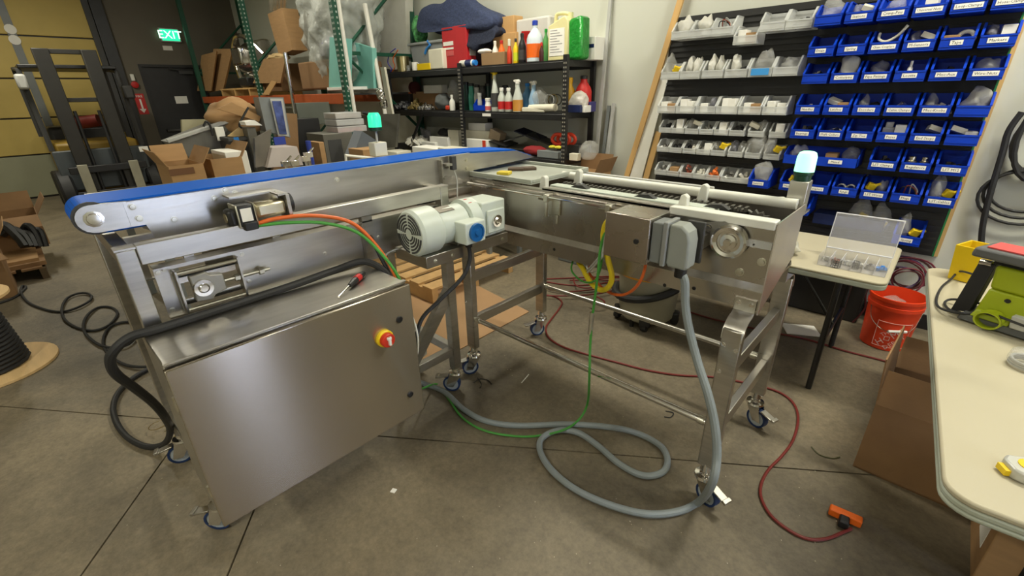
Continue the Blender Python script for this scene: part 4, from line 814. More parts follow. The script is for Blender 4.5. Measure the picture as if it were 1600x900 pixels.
blob((YP(690, 160, 3.78).x, 3.80, S2+.09), (.12, .1, .10), mat('grey_cloth', S(96, 100, 100), .8), 'grey_cloth', 'grey crumpled cloth on the second shelf', 'cloth', 14, .15)
blob((YP(705, 135, 3.86).x, 3.9, S2+.19), (.09, .08, .14), BAG, 'clear_bag', 'tall clear plastic bag behind the middle post', 'bag', 15, .15)
tag(MB().cb((YP(699, 165, 3.70).x, 3.71, S2+.03), (.06, .05, .05)).build('orange_reel', mat('orange_red'), None, .012), 'small orange red tape reel on the second shelf', 'reel'); bottle('white_bottle', 707, 148, 3.69, S2, .026, WHT, WHT, 'short white bottle left of the middle post')
for i, (px, m_, nm) in enumerate(((729, mat('dk_green', S(20, 60, 52), .4), 'dark green'), (737, mat('teal', S(70, 160, 140), .4), 'teal'), (746, LGREY, 'silver'), (755, DGREY, 'dark grey'))): bottle('aerosol_can', px, 128+i*2, 3.86, S2, .03, m_, BLK, nm + ' aerosol can at the back of the second shelf', 'aerosol', lab=None, neck=.75)
for i, (px, m_, nm) in enumerate(((748, mat('pale_can', S(190, 190, 180), .4), 'pale'), (790, mat('taupe_can', S(110, 104, 96), .4), 'taupe'), (763, mat('dk_green'), 'bottle green'))): bottle('aerosol_can', px, 136-i*3, 3.93, S2, .032, m_, BLK, nm + ' aerosol can in the back row of the second shelf', 'aerosol', neck=.75)
bp_ = MB(); x0, x1 = xr(739, 758, 160, 3.70); bp_.box(x0, x1, 3.70, 3.82, S2, S2+.005).box(x0, x1, 3.815, 3.82, S2, S2+.12).box(x0, x1, 3.70, 3.705, S2, S2+.06)
for x in (x0, x1-.004): bp_.prism([(3.70, S2), (3.82, S2), (3.82, S2+.12), (3.76, S2+.12), (3.70, S2+.06)], 'x', x, x+.004)
tag(bp_.build('storage_bin', BLUE), 'blue bin holding cans on the second shelf', 'bin'); bottle('steel_can', 750, 145, 3.76, S2+.005, .02, LGREY, LGREY, 'silver can inside the shelf blue bin', 'can', neck=.9)
bottle('white_can', 763, 153, 3.70, S2, .026, PAPER, WHT, 'white can with red print beside spray bottle', 'can', neck=.8, lab=mat('pale_red'))
bottle('spray_bottle', 773, 111, 3.71, S2, .034, mat('milky', S(205, 210, 200), .4, alpha=.9), YEL, 'milky spray bottle with yellow trigger', 'spray bottle', lab=DGREY, trig=1)
bottle('solvent_bottle', 784, 137, 3.69, S2, .033, mat('milky'), WHT, 'left white bottle with red label on the second shelf', lab=RED, neck=.45); bottle('solvent_bottle', 795, 137, 3.69, S2, .033, mat('milky'), WHT, 'right white bottle with red label on the second shelf', lab=RED, neck=.45)
bottle('spray_bottle', 809, 124, 3.70, S2, .042, mat('milky'), WHT, 'clear spray bottle with amber liquid', 'spray bottle', trig=1, fillm=mat('amber', S(200, 140, 60), .3))
bottle('spray_bottle', 834, 126, 3.76, S2, .04, mat('pale_blue', S(150, 185, 215), .35, alpha=.85), WHT, 'pale blue spray bottle with white trigger in a bag', 'spray bottle', trig=1); bottle('blue_bottle', 824, 130, 3.85, S2, .04, mat('sky', S(90, 150, 200), .4, alpha=.9), mat('tape_blue'), 'blue capped bottle behind the bagged sprayer')
blob((YP(840, 150, 3.76).x, 3.78, S2+.11), (.11, .07, .11), BAG, 'clear_bag', 'clear bag draped around the pale blue sprayer', 'bag', 21, .2)
for i in range(3): x = YP(858+i*4, 152, 3.80).x; tag(MB().tube([(x+.06*math.cos(a), 3.80+.02*i, S2+.11+.05*math.sin(a)) for a in [2*math.pi*k/16 for k in range(16)]], .006, 6, True).build('wire_coil', [LGREY, mat('olive_bits'), DGREY][i]), ['light grey', 'olive', 'dark'][i] + ' coil of wire standing on the second shelf', 'coil', 'coils on the shelf')
x0, x1 = xr(826, 868, 165, 3.70); tag(MB().cyl((x0, 3.72, S2+.035), (x1, 3.70, S2+.045), .034).cyl((x1, 3.70, S2+.045), (x1+.002, 3.70, S2+.045), .022).build('paper_roll', CREAM), 'cream paper roll lying along the second shelf', 'roll')
shelfbox('white_cloth', CREAM, 815, 850, 168, 3.68, S2, .08, 'flat white folded cloth at the second shelf edge', 'cloth', .008)
bottle('yellow_bottle', 890, 121, 3.88, S2, .05, mat('mustard', S(215, 165, 30), .45), mat('mustard'), 'mustard yellow bottle at the right of the second shelf', caph=.05); bottle('red_jug', 912, 118, 3.92, S2, .062, RED, BLK, 'red jug with black cap at the right of the second shelf')
blob((YP(903, 152, 3.80).x, 3.82, S2+.09), (.10, .08, .09), BAGW, 'milky_bag', 'milky plastic bag before the red jug', 'bag', 22, .2)
shelfbox('blue_white_box', mat('navy'), 886, 906, 164, 3.74, S2, .1, 'navy and white box at the right end of the second shelf', 'box'); shelfbox('white_box', PAPER, 900, 914, 165, 3.78, S2, .1, 'flat white box beside the navy box on second shelf', 'box'); 
shelfbox('shoe_box', mat('indigo', S(60, 56, 120), .6), 893, 922, 159, 3.9, S2, .1, 'indigo flat box behind the navy box', 'box')
# --- third deck
shelfbox('white_carton', PAPER, 729, 762, 218, 3.70, S3, .15, 'white carton with red stripe on the third shelf', 'carton'); p = YP(757, 228, 3.699); tag(box('red_stripe_label', mat('orange_red'), p.x-.03, p.x+.02, 3.695, 3.699, S3+.03, S3+.12), 'red stripe label on the white carton', 'label')
shelfbox('white_carton', CREAM, 726, 765, 204, 3.82, S3, .15, 'wide cream carton at the back left of the third shelf bay', 'carton'); shelfbox('white_carton', PAPER, 732, 758, 192, 3.85, YP(740, 204, 3.85).z, .13, 'small white carton on top of the wide cream carton', 'carton')
tag(MB().cb((YP(776, 205, 3.85).x, 3.86, S3+.16), (.17, .1, .12), M=Euler((0, .35, 0)).to_matrix()).build('brown_carton', mat('tan_carton', S(170, 150, 124), .8), None, .003), 'tilted tan carton against the back post', 'carton')
shelfbox('white_carton', PAPER, 672, 700, 214, 3.74, S3, .14, 'white carton left of the middle post on third shelf', 'carton'); shelfbox('white_carton', CREAM, 700, 716, 203, 3.78, S3, .14, 'cream carton just left of the middle post', 'carton'); shelfbox('white_carton', PAPER, 655, 680, 222, 3.70, S3, .12, 'low white carton among papers on the third shelf', 'carton')
tag(heap((YP(650, 222, 3.72).x, 3.76, S3), .16, WBITS, 40, 31, .06, 'paper_pile', .06), 'pile of white scraps at left of the third shelf', 'papers'); tag(MB().cb((YP(662, 212, 3.8).x, 3.84, S3+.12), (.2, .02, .14), M=Euler((.3, .2, 0)).to_matrix()).build('blister_pack', GBAG), 'grey blister pack leaning on the third shelf', 'package'); blob((YP(690, 205, 3.9).x, 3.95, S3+.14), (.14, .08, .06), DGREY, 'dark_bundle', 'dark cable bundle behind the white cartons', 'bundle', 33)
for i, (px, py, a) in enumerate(((785, 222, .15), (810, 214, -.25), (825, 210, .3), (800, 230, .05), (840, 218, .35))):
    p = YP(px, py, 3.82); tag(MB().cb((p.x, 3.82+.02*i, max(p.z, S3+.03)), (.30, .2, .012), M=Euler((.1, a, .1*i)).to_matrix()).build('folder', [BLKM, DGREY, mat('navy_dark', S(18, 22, 44), .5), mat('tan_dark', S(110, 106, 90), .6), BLKM][i]), ['black flat folder nearest the tan carton', 'dark grey folder tilted in the pile', 'navy folder tilted on the pile', 'tan folder at the front of the pile', 'black folder sloping by the gloves'][i], 'folder', 'folders on the third shelf')
blob((YP(835, 228, 3.74).x, 3.76, S3+.05), (.16, .07, .05), mat('red_cloth', S(140, 30, 34), .85), 'red_cloth', 'red cloth lying on the third shelf', 'cloth', 35, .2)
shelfbox('grey_case', mat('case_grey', S(128, 134, 136), .5), 839, 872, 236, 3.68, S3, .1, 'grey flat case at the right post of the third shelf', 'case'); 
for i in range(2): p = YP(862+i*9, 226+i*3, 3.72); tag(blob((p.x, 3.73, S3+.105), (.045, .03, .016), mat('yellow_glove', S(225, 215, 60), .6), 'glove', '', 'glove', 36+i, .15), ['left yellow work glove on the grey case', 'right yellow work glove on the grey case'][i], 'glove', 'gloves on the grey case')
for i in range(3): x = YP(872+i*6, 214, 3.82).x; tag(MB().tube([(x+.075*math.cos(a), 3.82+.03*i, S3+.17+.05*math.sin(a)) for a in [2*math.pi*k/16 for k in range(16)]], .018, 7, True).build('orange_coil', mat('orange_red')), ['left', 'middle', 'right'][i] + ' loop of the orange cord coil on the third shelf', 'cord', 'orange cord loops')
shelfbox('black_board', DGREY, 870, 905, 226, 3.86, S3, .18, 'stack of dark boards under the orange cord', 'boards'); blob((YP(918, 232, 3.74).x, 3.76, S3+.09), (.10, .1, .10), BAG, 'clear_bag', 'clear plastic wrap at the right end of third shelf', 'bag', 39, .2); shelfbox('cream_block', CREAM, 889, 902, 240, 3.68, S3, .06, 'cream block at the front of the third shelf', 'block')
# --- lowest deck: pumps and bars seen under the conveyor
for i, px in enumerate((765, 782, 800, 818, 836)):
    p = YP(px, 380+i*6, 3.72); m_ = [BLKM, DGREY, YEL, CHROME, BLKM][i]
    t = thing('pump_motor', ['black cylinder motor at the left of the lowest shelf', 'dark grey cylinder motor on the lowest shelf', 'yellow banded cylinder on the lowest shelf', 'shiny steel cylinder on the lowest shelf', 'black cylinder motor at the right of the lowest shelf'][i], 'motor', (p.x, 3.72, .145), 'motors on the lowest shelf')
    MB().cyl((p.x-.06, 3.72, .20), (p.x+.07, 3.72, .20), .05).build('body', m_, t, .006); MB().cyl((p.x+.07, 3.72, .20), (p.x+.11, 3.72, .20), .02).box(p.x-.04, p.x+.04, 3.69, 3.75, .145, .165).build('shaft_end', CHROME, t)
for i in range(3): tag(box('bar_stock', [CREAM, CARD, LGREY][i], -3.30+.02*i, -2.80, 3.69+.06*i, 3.735+.06*i, .145+.0, .19+.03*i, bevel=.004), ['cream bar on the lowest shelf by the post', 'cardboard tube box on the lowest shelf', 'grey bar at the back of the lowest shelf'][i], 'bar')
def wrinkle(o, size, strength, lv=3):
    t = bpy.data.textures.new('wrinkle', 'CLOUDS'); t.noise_scale = size; t.noise_depth = 3
    for m_ in o.modifiers:
        if m_.type == 'SUBSURF': m_.levels = lv; m_.render_levels = lv
    d = o.modifiers.new('wrinkle', 'DISPLACE'); d.texture = t; d.strength = strength; d.texture_coords = 'LOCAL'; return o
# ================================================================ pallet rack along the back wall
rk = thing('pallet_rack', 'green pallet rack with orange beams at the far left of the wall', 'rack', (-8.4, 3.5, 0))
HOLEG = mat('rack_hole', S(170, 180, 170), .6)
for x in (-5.55, -8.27, -11.35):
    for y in (3.0, 4.05):
        p = box('upright', TEAL, x-.04, x+.04, y-.035, y+.035, 0, 3.9, rk)
        if y < 3.5 and x > -9:
            hb = MB()
            for i in range(60):
                for s_ in (-1, 1): hb.box(x+s_*.016-.007, x+s_*.016+.007, y-.037, y-.034, .3+i*.055, .3+i*.055+.022)
            for i in range(60): hb.box(x+.039, x+.042, y-.008, y+.008, .3+i*.055, .3+i*.055+.022)
            o = hb.build('holes', HOLEG, p, smooth=False); o['kind'] = 'stuff'
    for z0, z1 in ((.3, 1.2), (1.2, 2.1), (2.1, 3.0)):
        a, b = ((x, 3.03, z0), (x, 4.02, z1)) if z0 != 1.2 else ((x, 4.02, z0), (x, 3.03, z1))
        MB().tube([a, b], .02, 4).build('brace', TEAL, rk)
    for z in (.3, 2.1): MB().box(x-.02, x+.02, 3.03, 4.02, z-.02, z+.02).build('brace', TEAL, rk)
for a, b in ((-8.23, -5.59), (-11.31, -8.31)):
    for y in (2.99, 4.04): MB().box(a, b, y-.03, y+.03, 1.54, 1.66).build('beam', OBEAM, rk, .006)
    for i in range(7):
        x = a+.15+i*(b-a-.3)/6; box('deck_bar', GREY, x-.03, x+.03, 3.02, 4.01, 1.64, 1.66, rk)
RZ = 1.66
def rbox(name, m, px0, px1, ptop, pbot, Y, dep, label, cat, rot=0., grp=None, bevel=.004):
    x0, x1 = xr(px0, px1, (ptop+pbot)/2, Y); c = (px0+px1)/2
    return tag(box(name, m, x0, x1, Y, Y+dep, YP(c, pbot, Y).z, YP(c, ptop, Y).z, bevel=bevel, rot=rot), label, cat, grp)
def quad(name, m, pts, Y, th, label, cat, tilt=0., grp=None):
    ps = [YP(px, py, Y) for px, py in pts]
    for i, p in enumerate(ps): p.y += tilt*(p.z-ps[0].z)
    n = len(ps); b = MB(); b.add(ps+[p+V((0, th, 0)) for p in ps], [tuple(range(n-1, -1, -1)), tuple(range(n, 2*n))] + [(k, (k+1) % n, n+(k+1) % n, n+k) for k in range(n)])
    return tag(b.build(name, m, None, smooth=False), label, cat, grp)
# things on the rack
pl = thing('pallet', 'wooden pallet on the rack carrying the steel machine', 'pallet', (-9.6, 3.4, RZ))
for i in range(5): y = 3.02+i*.19; box('deck_board', WOOD, -10.3, -8.75, y, y+.12, RZ+.10, RZ+.125, pl)
for x in (-10.25, -9.55, -8.85): box('stringer', WOOD, x, x+.05, 3.02, 3.9, RZ, RZ+.10, pl)
PB = RZ+.125
quad('cardboard_sheet', CARD, [(308, 142), (330, 142), (332, 80), (309, 86)], 3.05, .02, 'brown cardboard sheet standing at the left end of the rack', 'cardboard', .1)
quad('cardboard_sheet', CARD, [(324, 145), (348, 140), (355, 76), (325, 76)], 3.12, .03, 'wide cardboard panel leaning before the steel machine', 'cardboard', .12)
sm = thing('steel_machine', 'shiny stainless machine with a curved hood on the pallet', 'machine', (-9.15, 3.4, PB))
MB().box(-9.5, -8.75, 3.15, 3.75, PB, PB+.18).build('base', STEEL, sm, .02)
MB().lathe([(.30, -.3), (.32, -.28), (.32, .28), (.30, .3)], (-9.13, 3.45, PB+.42), 'x', 24).build('drum', CHROME, sm)
MB().box(-9.40, -9.0, 3.06, 3.2, PB+.35, PB+.62).build('face_plate', CHROME, sm, .03); MB().box(-9.3, -8.9, 3.05, 3.15, PB+.02, PB+.16).build('lower_panel', BLKM, sm, .02)
MB().tube(spline([(-9.45, 3.15, PB+.1), (-9.55, 3.15, PB+.5), (-9.25, 3.15, PB+.78), (-8.85, 3.2, PB+.72), (-8.6, 3.3, PB+.5)]), .035, 8).build('hood_tube', CHROME, sm)
quad('cardboard_flap', CARD, [(395, 130), (438, 130), (446, 90), (412, 92)], 3.0, .03, 'open cardboard box side at the middle of the rack', 'cardboard')
quad('cardboard_flap', mat('cardboard_light'), [(410, 148), (420, 148), (432, 128), (424, 126)], 2.93, .01, 'loose cardboard flap hanging over the orange beam', 'cardboard')
wrinkle(blob((YP(425, 95, 3.05).x, 3.15, YP(425, 90, 3.05).z), (.28, .12, .06), mat('kraft', S(196, 168, 120), .85), 'kraft_paper', 'crumpled kraft paper on the open rack carton', 'paper', 51, .2), .1, .08, 2)
rbox('carton', CARD2, 403, 437, 100, 143, 3.08, .5, 'dark opened carton on the rack behind flaps', 'carton')
quad('tall_carton', CARD, [(436, 86), (457, 78), (440, 12), (418, 22)], 3.12, .22, 'tall narrow cardboard carton standing on the rack', 'carton')
for i in range(5): tag(MB().tube([YP(424+i*5, 16, 3.15+.03*i), YP(422+i*6, -12, 3.15+.03*i)], .03, 6).build('metal_profile', ZINC), '%s metal profile sticking out of the tall carton' % ['leftmost', 'second', 'middle', 'fourth', 'rightmost'][i], 'profile', 'profiles in the carton')
bx_ = rbox('wrapped_carton', CARD2, 468, 514, 95, 140, 3.06, .8, 'brown carton wrapped in clear film on the rack', 'carton', bevel=.02)
# film wrapped bundle
WRAP = mat('stretch_film', S(214, 218, 212), .15, 0, .12, 10, .8, 25, alpha=.5); WRAPD = mat('wrapped_load', S(128, 128, 120), .4, 0, .35, 9, .6, 30)
blob((YP(490, 30, 3.2).x, 3.5, YP(490, 45, 3.2).z), (.42, .42, .62), WRAPD, 'wrapped_load', 'grey load wrapped inside stretch film on the rack', 'load', 52, .12)
wrinkle(blob((YP(480, 30, 3.0).x, 3.4, YP(480, 35, 3.0).z), (.80, .40, .95), WRAP, 'stretch_film', 'shiny clear stretch film around the rack load', 'film', 53, .22), .22, .22)
blob((YP(497, 62, 3.0).x, 3.2, YP(497, 75, 3.0).z), (.30, .15, .14), mat('violet_bag', S(104, 100, 128), .4, 0, .3, 12), 'violet_bundle', 'violet grey cable bundle inside the film', 'bundle', 54, .25)
TEALF = mat('teal_foam', S(132, 196, 186), .6, 0, .04)
quad('foam_sheet', TEALF, [(514, 136), (538, 138), (538, 60), (515, 58)], 3.02, .10, 'pale teal foam sheet left of the rack upright', 'foam')
quad('foam_sheet', TEALF, [(552, 139), (584, 138), (581, 75), (552, 66)], 3.25, .06, 'pale teal foam sheet right of the rack upright', 'foam')
box_ = rbox('flat_carton', PAPER, 511, 545, 136, 141, 3.0, .4, 'flat white pack under the teal foam', 'carton')
# film covered panel behind the uprights
quad('wrapped_board', mat('film_white', S(206, 204, 194), .3, 0, .05, 5, .5, 18), [(532, 110), (636, 108), (632, -30), (528, -30)], 3.95, .12, 'tall white film wrapped panel behind the right rack upright', 'panel')
# poles
tag(MB().tube([YP(555, 180, 2.9), YP(527, -10, 2.9)], .021, 10).build('white_pole', WHT), 'white pole standing right beside the rack upright', 'pole'); tag(MB().tube([YP(602, 178, 3.3), YP(570, 6, 3.3)], .026, 10).build('white_pole', WHT), 'white pole leaning at the left of the shelving', 'pole')
quad('white_trim', CREAM, [(606, 178), (613, 178), (600, 105), (594, 105)], 3.45, .03, 'white trim board leaning at the shelving end post', 'board')
_a, _b = YP(461, 176, 2.85), YP(445, 82, 2.85); _a = _a+(_a-_b)*((_a.z-.002)/(_b.z-_a.z)); tag(MB().tube([_a, _b], .025, 10).build('chrome_pole', CHROME), 'chrome pole leaning on the orange beam', 'pole')
# ================================================================ bench and scrap behind the belt
BZ = .93
wt = thing('work_bench', 'grey steel bench behind the belt loaded with machine scrap', 'bench', (-4.3, 1.75, 0))
box('top', GREY, -5.1, -3.55, .45, 3.1, BZ-.04, BZ, wt, .004)
for x in (-5.05, -3.6):
    for y in (.5, 3.05): box('leg', GREY, x-.025, x+.025, y-.025, y+.025, 0, BZ-.04, wt)
def cbox(name, m, px0, px1, ptop, X, dep, label, cat, zb=BZ, rot=0., bevel=.004, pbot=None):   # faces +X
    y0 = XP(px0, ptop+12, X).y; y1 = XP(px1, ptop+12, X).y; zt = XP((px0+px1)/2, ptop, X).z
    if pbot: zb = XP((px0+px1)/2, pbot, X).z
    return tag(box(name, m, X-dep, X, y0, y1, zb, zt, bevel=bevel, rot=rot), label, cat)
def open_carton(name, px0, px1, ptop, X, dep, label, m=CARD, flaps=(1, 1, 1, 1), zb=BZ, f=.12):
    y0 = XP(px0, ptop, X).y; y1 = XP(px1, ptop, X).y; zt = XP((px0+px1)/2, ptop, X).z
    t = thing(name, label, 'carton', (X-dep/2, (y0+y1)/2, zb)); e_ = .006
    MB().box(X-dep, X, y0, y1, zb, zb+e_).build('bottom', m, t)
    MB().box(X-e_, X, y0, y1, zb+e_, zt).build('side', m, t); MB().box(X-dep, X-dep+e_, y0, y1, zb+e_, zt).build('side', m, t)
    MB().box(X-dep+e_, X-e_, y0, y0+e_, zb+e_, zt).build('side', m, t); MB().box(X-dep+e_, X-e_, y1-e_, y1, zb+e_, zt).build('side', m, t)
    if flaps[0]: MB().sheet([(X, y0, zt), (X, y1, zt), (X+f*.8, y1, zt-f*.5), (X+f*.8, y0, zt-f*.5)], .005).build('flap', m, t)
    if flaps[1]: MB().sheet([(X-dep, y1, zt), (X-dep, y0, zt), (X-dep-f*.4, y0, zt+f*.9), (X-dep-f*.4, y1, zt+f*.9)], .005).build('flap', m, t)
    if flaps[2]: MB().sheet([(X-dep, y0, zt), (X, y0, zt), (X, y0-f*.4, zt+f*.8), (X-dep, y0-f*.4, zt+f*.8)], .005).build('flap', m, t)
    if flaps[3]: MB().sheet([(X, y1, zt), (X-dep, y1, zt), (X-dep, y1+f*.5, zt+f*.8), (X, y1+f*.5, zt+f*.8)], .005).build('flap', m, t)
    return t
c1 = open_carton('printed_carton', 262, 318, 258, -3.65, .35, 'cardboard carton with dark print behind the belt', flaps=(0, 1, 1, 1))
p = XP(288, 270, -3.647); MB().box(-3.6485, -3.646, p.y-.08, p.y+.06, p.z-.01, p.z+.03).build('print', mat('print_brown', S(110, 76, 50), .8), c1)
c2 = open_carton('foam_carton', 328, 378, 247, -3.7, .4, 'open cardboard carton with white foam behind the belt', flaps=(0, 0, 0, 1))
y0 = XP(330, 240, -3.95).y; y1 = XP(376, 240, -3.95).y; tag(box('foam_insert', PAPER, -4.06, -3.74, y0+.03, y1-.02, BZ+.01, XP(350, 235, -3.9).z, bevel=.004), 'white foam insert inside the open carton', 'foam')
# sloped grey conveyor scrap
STG = mat('dull_steel', S(112, 110, 102), .45, .4, .12, 5)
def xquad(name, m, pts, X, th, label, cat):
    ps = [XP(px, py, X) for px, py in pts]; n = len(ps); b = MB()
    b.add(ps+[p-V((th, 0, 0)) for p in ps], [tuple(range(n)), tuple(range(2*n-1, n-1, -1))] + [(k, n+k, n+(k+1) % n, (k+1) % n) for k in range(n)])
    return tag(b.build(name, m, None, smooth=False), label, cat)
sc_ = xquad('scrap_chute', STG, [(262, 222), (300, 248), (375, 245), (378, 190), (355, 185)], -4.25, .22, 'sloping dull steel chute behind the cartons', 'chute')
a, b = XP(262, 221, -4.24), XP(380, 182, -4.24); MB().tube([a, b], .018, 6).build('edge_bar', LGREY, sc_)
xquad('beige_panel', mat('beige', S(170, 164, 134), .6), [(290, 305), (342, 303), (340, 186), (284, 187)], -4.6, .04, 'beige flat panel standing behind the steel chute', 'panel')
tag(MB().tube(spline([XP(px, py, -4.2) for px, py in ((318, 198), (322, 190), (328, 196), (333, 212))]), .008, 6).build('black_cable', RUB), 'short black cable looped over the chute', 'cable')
cbox('paper_sheet', PAPER, 338, 352, 198, -4.18, .01, 'white paper sheet hanging on the chute', 'paper', pbot=220)
# brown paper + cardboard tangle
blob((-4.35, XP(375, 185, -4.3).y, XP(375, 185, -4.3).z), (.16, .24, .14), CARD, 'crushed_cardboard', 'crushed cardboard heap in the middle of the scrap', 'cardboard', 61, .28, False)
xquad('cardboard_flap', CARD, [(340, 170), (405, 190), (408, 182), (362, 160)], -4.15, .03, 'long cardboard flap across the crushed heap', 'cardboard')
xquad('cardboard_flap', mat('kraft'), [(356, 213), (388, 215), (386, 200), (374, 199)], -4.05, .02, 'kraft cardboard flap above the black tub', 'cardboard')
tag(MB().tube(spline([XP(px, py, -4.05) for px, py in ((388, 168), (380, 182), (374, 195), (378, 200))]), .008, 6).build('black_strap', RUB), 'black strap across the crushed cardboard', 'strap')
# black tub and blue tape
tb = thing('black_tub', 'black plastic tub with blue tape among the scrap', 'tub', (-4.1, XP(385, 235, -4).y, BZ)); y0 = XP(362, 235, -4.0).y; y1 = XP(408, 235, -4.0).y; zt = XP(385, 213, -4.0).z
MB().prism([(y0+.03, BZ), (y1-.03, BZ), (y1, zt), (y0, zt)], 'x', -4.3, -4.0).build('body', DGREY, tb, .015); MB().box(-4.31, -3.985, y0-.01, y1+.01, zt-.03, zt).build('rim', DGREY, tb, .006); yy = XP(364, 235, -4.0).y+.02; MB().box(-3.985, -3.980, yy, yy+.035, BZ+.05, zt).build('tape', mat('tape_blue'), tb)
# steel brackets
cbox('steel_bracket', STG, 388, 402, 199, -3.95, .2, 'grey steel box bracket behind the tub', 'bracket'); xquad('steel_sheet', mat('streaked_steel', S(128, 122, 112), .4, .5, .25, 5), [(400, 262), (420, 258), (424, 202), (398, 216)], -3.8, .03, 'streaked steel panel leaning on the bench', 'panel'); xquad('paper_stack', PAPER, [(385, 196), (410, 196), (398, 188), (382, 190)], -3.9, .12, 'stack of white papers on the steel bracket', 'papers')
# tall guard with window
gd_ = xquad('machine_guard', GREY, [(416, 205), (454, 215), (443, 152), (404, 152)], -4.1, .12, 'tall grey machine guard with a blue print window', 'guard')
ps = [XP(px, py, -4.09) for px, py in ((434, 212), (451, 213), (441, 154), (421, 154))]; MB().sheet(ps, .01).build('window_frame', LGREY, gd_)
ps = [XP(px, py, -4.075) for px, py in ((437, 209), (448, 210), (439, 158), (425, 158))]; MB().sheet(ps, .004).build('blue_sheet', mat('blue_sheet', S(70, 84, 140), .25, 0, .5, 14), gd_)
xquad('cardboard_sheet', CARD2, [(424, 285), (470, 283), (464, 178), (440, 176)], -4.3, .05, 'brown cardboard panel behind the machine guard', 'cardboard')
tag(MB().cb(XP(437, 220, -4.0), (.01, .09, .06)).build('painters_tape', mat('tape_violet_blue', S(40, 60, 150), .6)), 'blue tape patch under the guard window', 'tape')
# white hopper block and clamps
hp = xquad('white_hopper', mat('hopper', S(196, 186, 182), .55), [(418, 262), (474, 258), (464, 229), (425, 231)], -3.75, .22, 'off white tapered hopper behind the belt', 'hopper')
for i, (px, py) in enumerate(((447, 258), (460, 257), (478, 250), (482, 244))):
    q = XP(px, py, -3.6); t = thing('toggle_clamp', ['leftmost', 'second', 'third', 'rightmost'][i] + ' chrome toggle clamp behind the belt', 'clamp', (q.x, q.y, q.z), 'toggle clamps'); MB().cyl((q.x, q.y, BZ), (q.x, q.y, q.z), .012).box(q.x-.02, q.x+.02, q.y-.03, q.y+.03, q.z-.01, q.z+.03).build('clamp_body', CHROME, t, .003); MB().tube([(q.x, q.y, q.z+.02), (q.x, q.y+.05, q.z+.06)], .008, 6).build('clamp_lever', CHROME, t)
# cabinet with organisers
cb_ = cbox('steel_cabinet', STG, 506, 552, 208, -4.3, .35, 'dull steel cabinet box carrying parts organisers', 'cabinet'); y0 = XP(514, 230, -4.298).y; y1 = XP(535, 230, -4.298).y; MB().box(-4.3, -4.297, y0, y1, BZ+.04, XP(525, 218, -4.3).z).build('recess_panel', DGREY, cb_); y0_ = XP(508, 215, -4.298).y
for i in range(3):
    zc = XP(540, 208, -4.3).z+.003+i*.062
    ob = tag(box('parts_organiser', mat('org_clear', S(205, 205, 205), .3, 0, .1, alpha=.6), -4.55, -4.31, XP(520, 200, -4.4).y, XP(566, 200, -4.4).y-.02*i, zc, zc+.056, bevel=.006), ['bottom', 'middle', 'top'][i] + ' clear parts organiser stacked on the steel cabinet', 'organiser', 'stacked organisers')
    box('contents', [mat('pale_red'), LGREY, mat('tan_carton')][i], -4.53, -4.33, XP(522, 200, -4.4).y, XP(562, 200, -4.4).y-.02*i, zc+.006, zc+.04, ob)
xquad('slate_wedge', mat('slate', S(88, 96, 106), .5), [(552, 242), (590, 242), (592, 222), (566, 205)], -3.9, .15, 'slate grey wedge panel behind the belt', 'panel')
cbox('cardboard_tray', CARD, 568, 606, 232, -3.7, .25, 'low cardboard tray beside the slate wedge', 'tray'); cbox('cardboard_box_small', CARD, 500, 508, 222, -4.0, .2, 'narrow cardboard box left of the steel cabinet', 'carton'); _a = XP(540, 243, -3.6); _b = XP(598, 249, -3.6); tag(MB().tube([(_a.x, _a.y-.02, BZ+.014), _a, _b, (_b.x, _b.y+.02, BZ+.014)], .014, 8).build('white_rod', WHT), 'white rod lying behind the belt edge', 'rod')
_a = XP(481, 220, -3.9); tag(MB().tube([(_a.x, _a.y, BZ), _a], .02, 10).build('blue_tube', mat('tape_violet_blue')), 'blue upright tube between hopper and cabinet', 'tube')
cbox('dark_monitor', BLK, 462, 500, 185, -4.9, .3, 'black equipment case behind the scrap', 'case'); cbox('screen_panel', mat('dim_panel', S(88, 92, 84), .4), 464, 516, 160, -5.05, .03, 'dim grey panel standing under the orange beam', 'panel', pbot=195)
quad('steel_sheet', STG, [(560, 235), (618, 230), (622, 178), (552, 180)], 3.2, .03, 'dull steel sheet standing left of the shelving', 'sheet'); tag(MB().tube(spline([YP(px, py, 3.05) for px, py in ((568, 176), (580, 180), (586, 200), (590, 225), (594, 300), (598, 380))]), .02, 8).build('black_hose', RUB), 'black hose hanging before the steel sheet beside the shelving', 'hose')
for i, (px, py) in enumerate(((594, 148), (600, 162))): tag(blob(YP(px, py, 3.2), (.06, .04, .07), CHROME, 'metal_clamp', '', 'clamp', 70+i, .3, False), ['upper shiny clamp on the leaning white pole', 'lower shiny clamp on the leaning white pole'][i], 'clamp', 'clamps on the white pole')
# far bench equipment in front of the shelves (white printer parts)
wt2 = thing('low_bench', 'low grey bench hidden before the shelving with white parts', 'bench', (-3.7, 3.2, 0)); box('top', GREY, -4.9, -3.1, 2.95, 3.5, .88, .92, wt2, .004)
for x in (-4.85, -3.15):
    for y in (3.0, 3.45): box('leg', GREY, x-.02, x+.02, y-.02, y+.02, 0, .88, wt2)
for i, (px0, px1, pt) in enumerate(((606, 626, 236), (650, 688, 230), (690, 715, 231))): 
    x0, x1 = xr(px0, px1, pt+5, 3.1); tag(box('white_part', [CREAM, PAPER, CREAM][i], x0, x1, 3.05, 3.25, .92, YP((px0+px1)/2, pt, 3.1).z, bevel=.006), ['cream block left of the far beacon', 'white flat part right of the far beacon', 'cream flat part before the shelf post'][i], 'block')
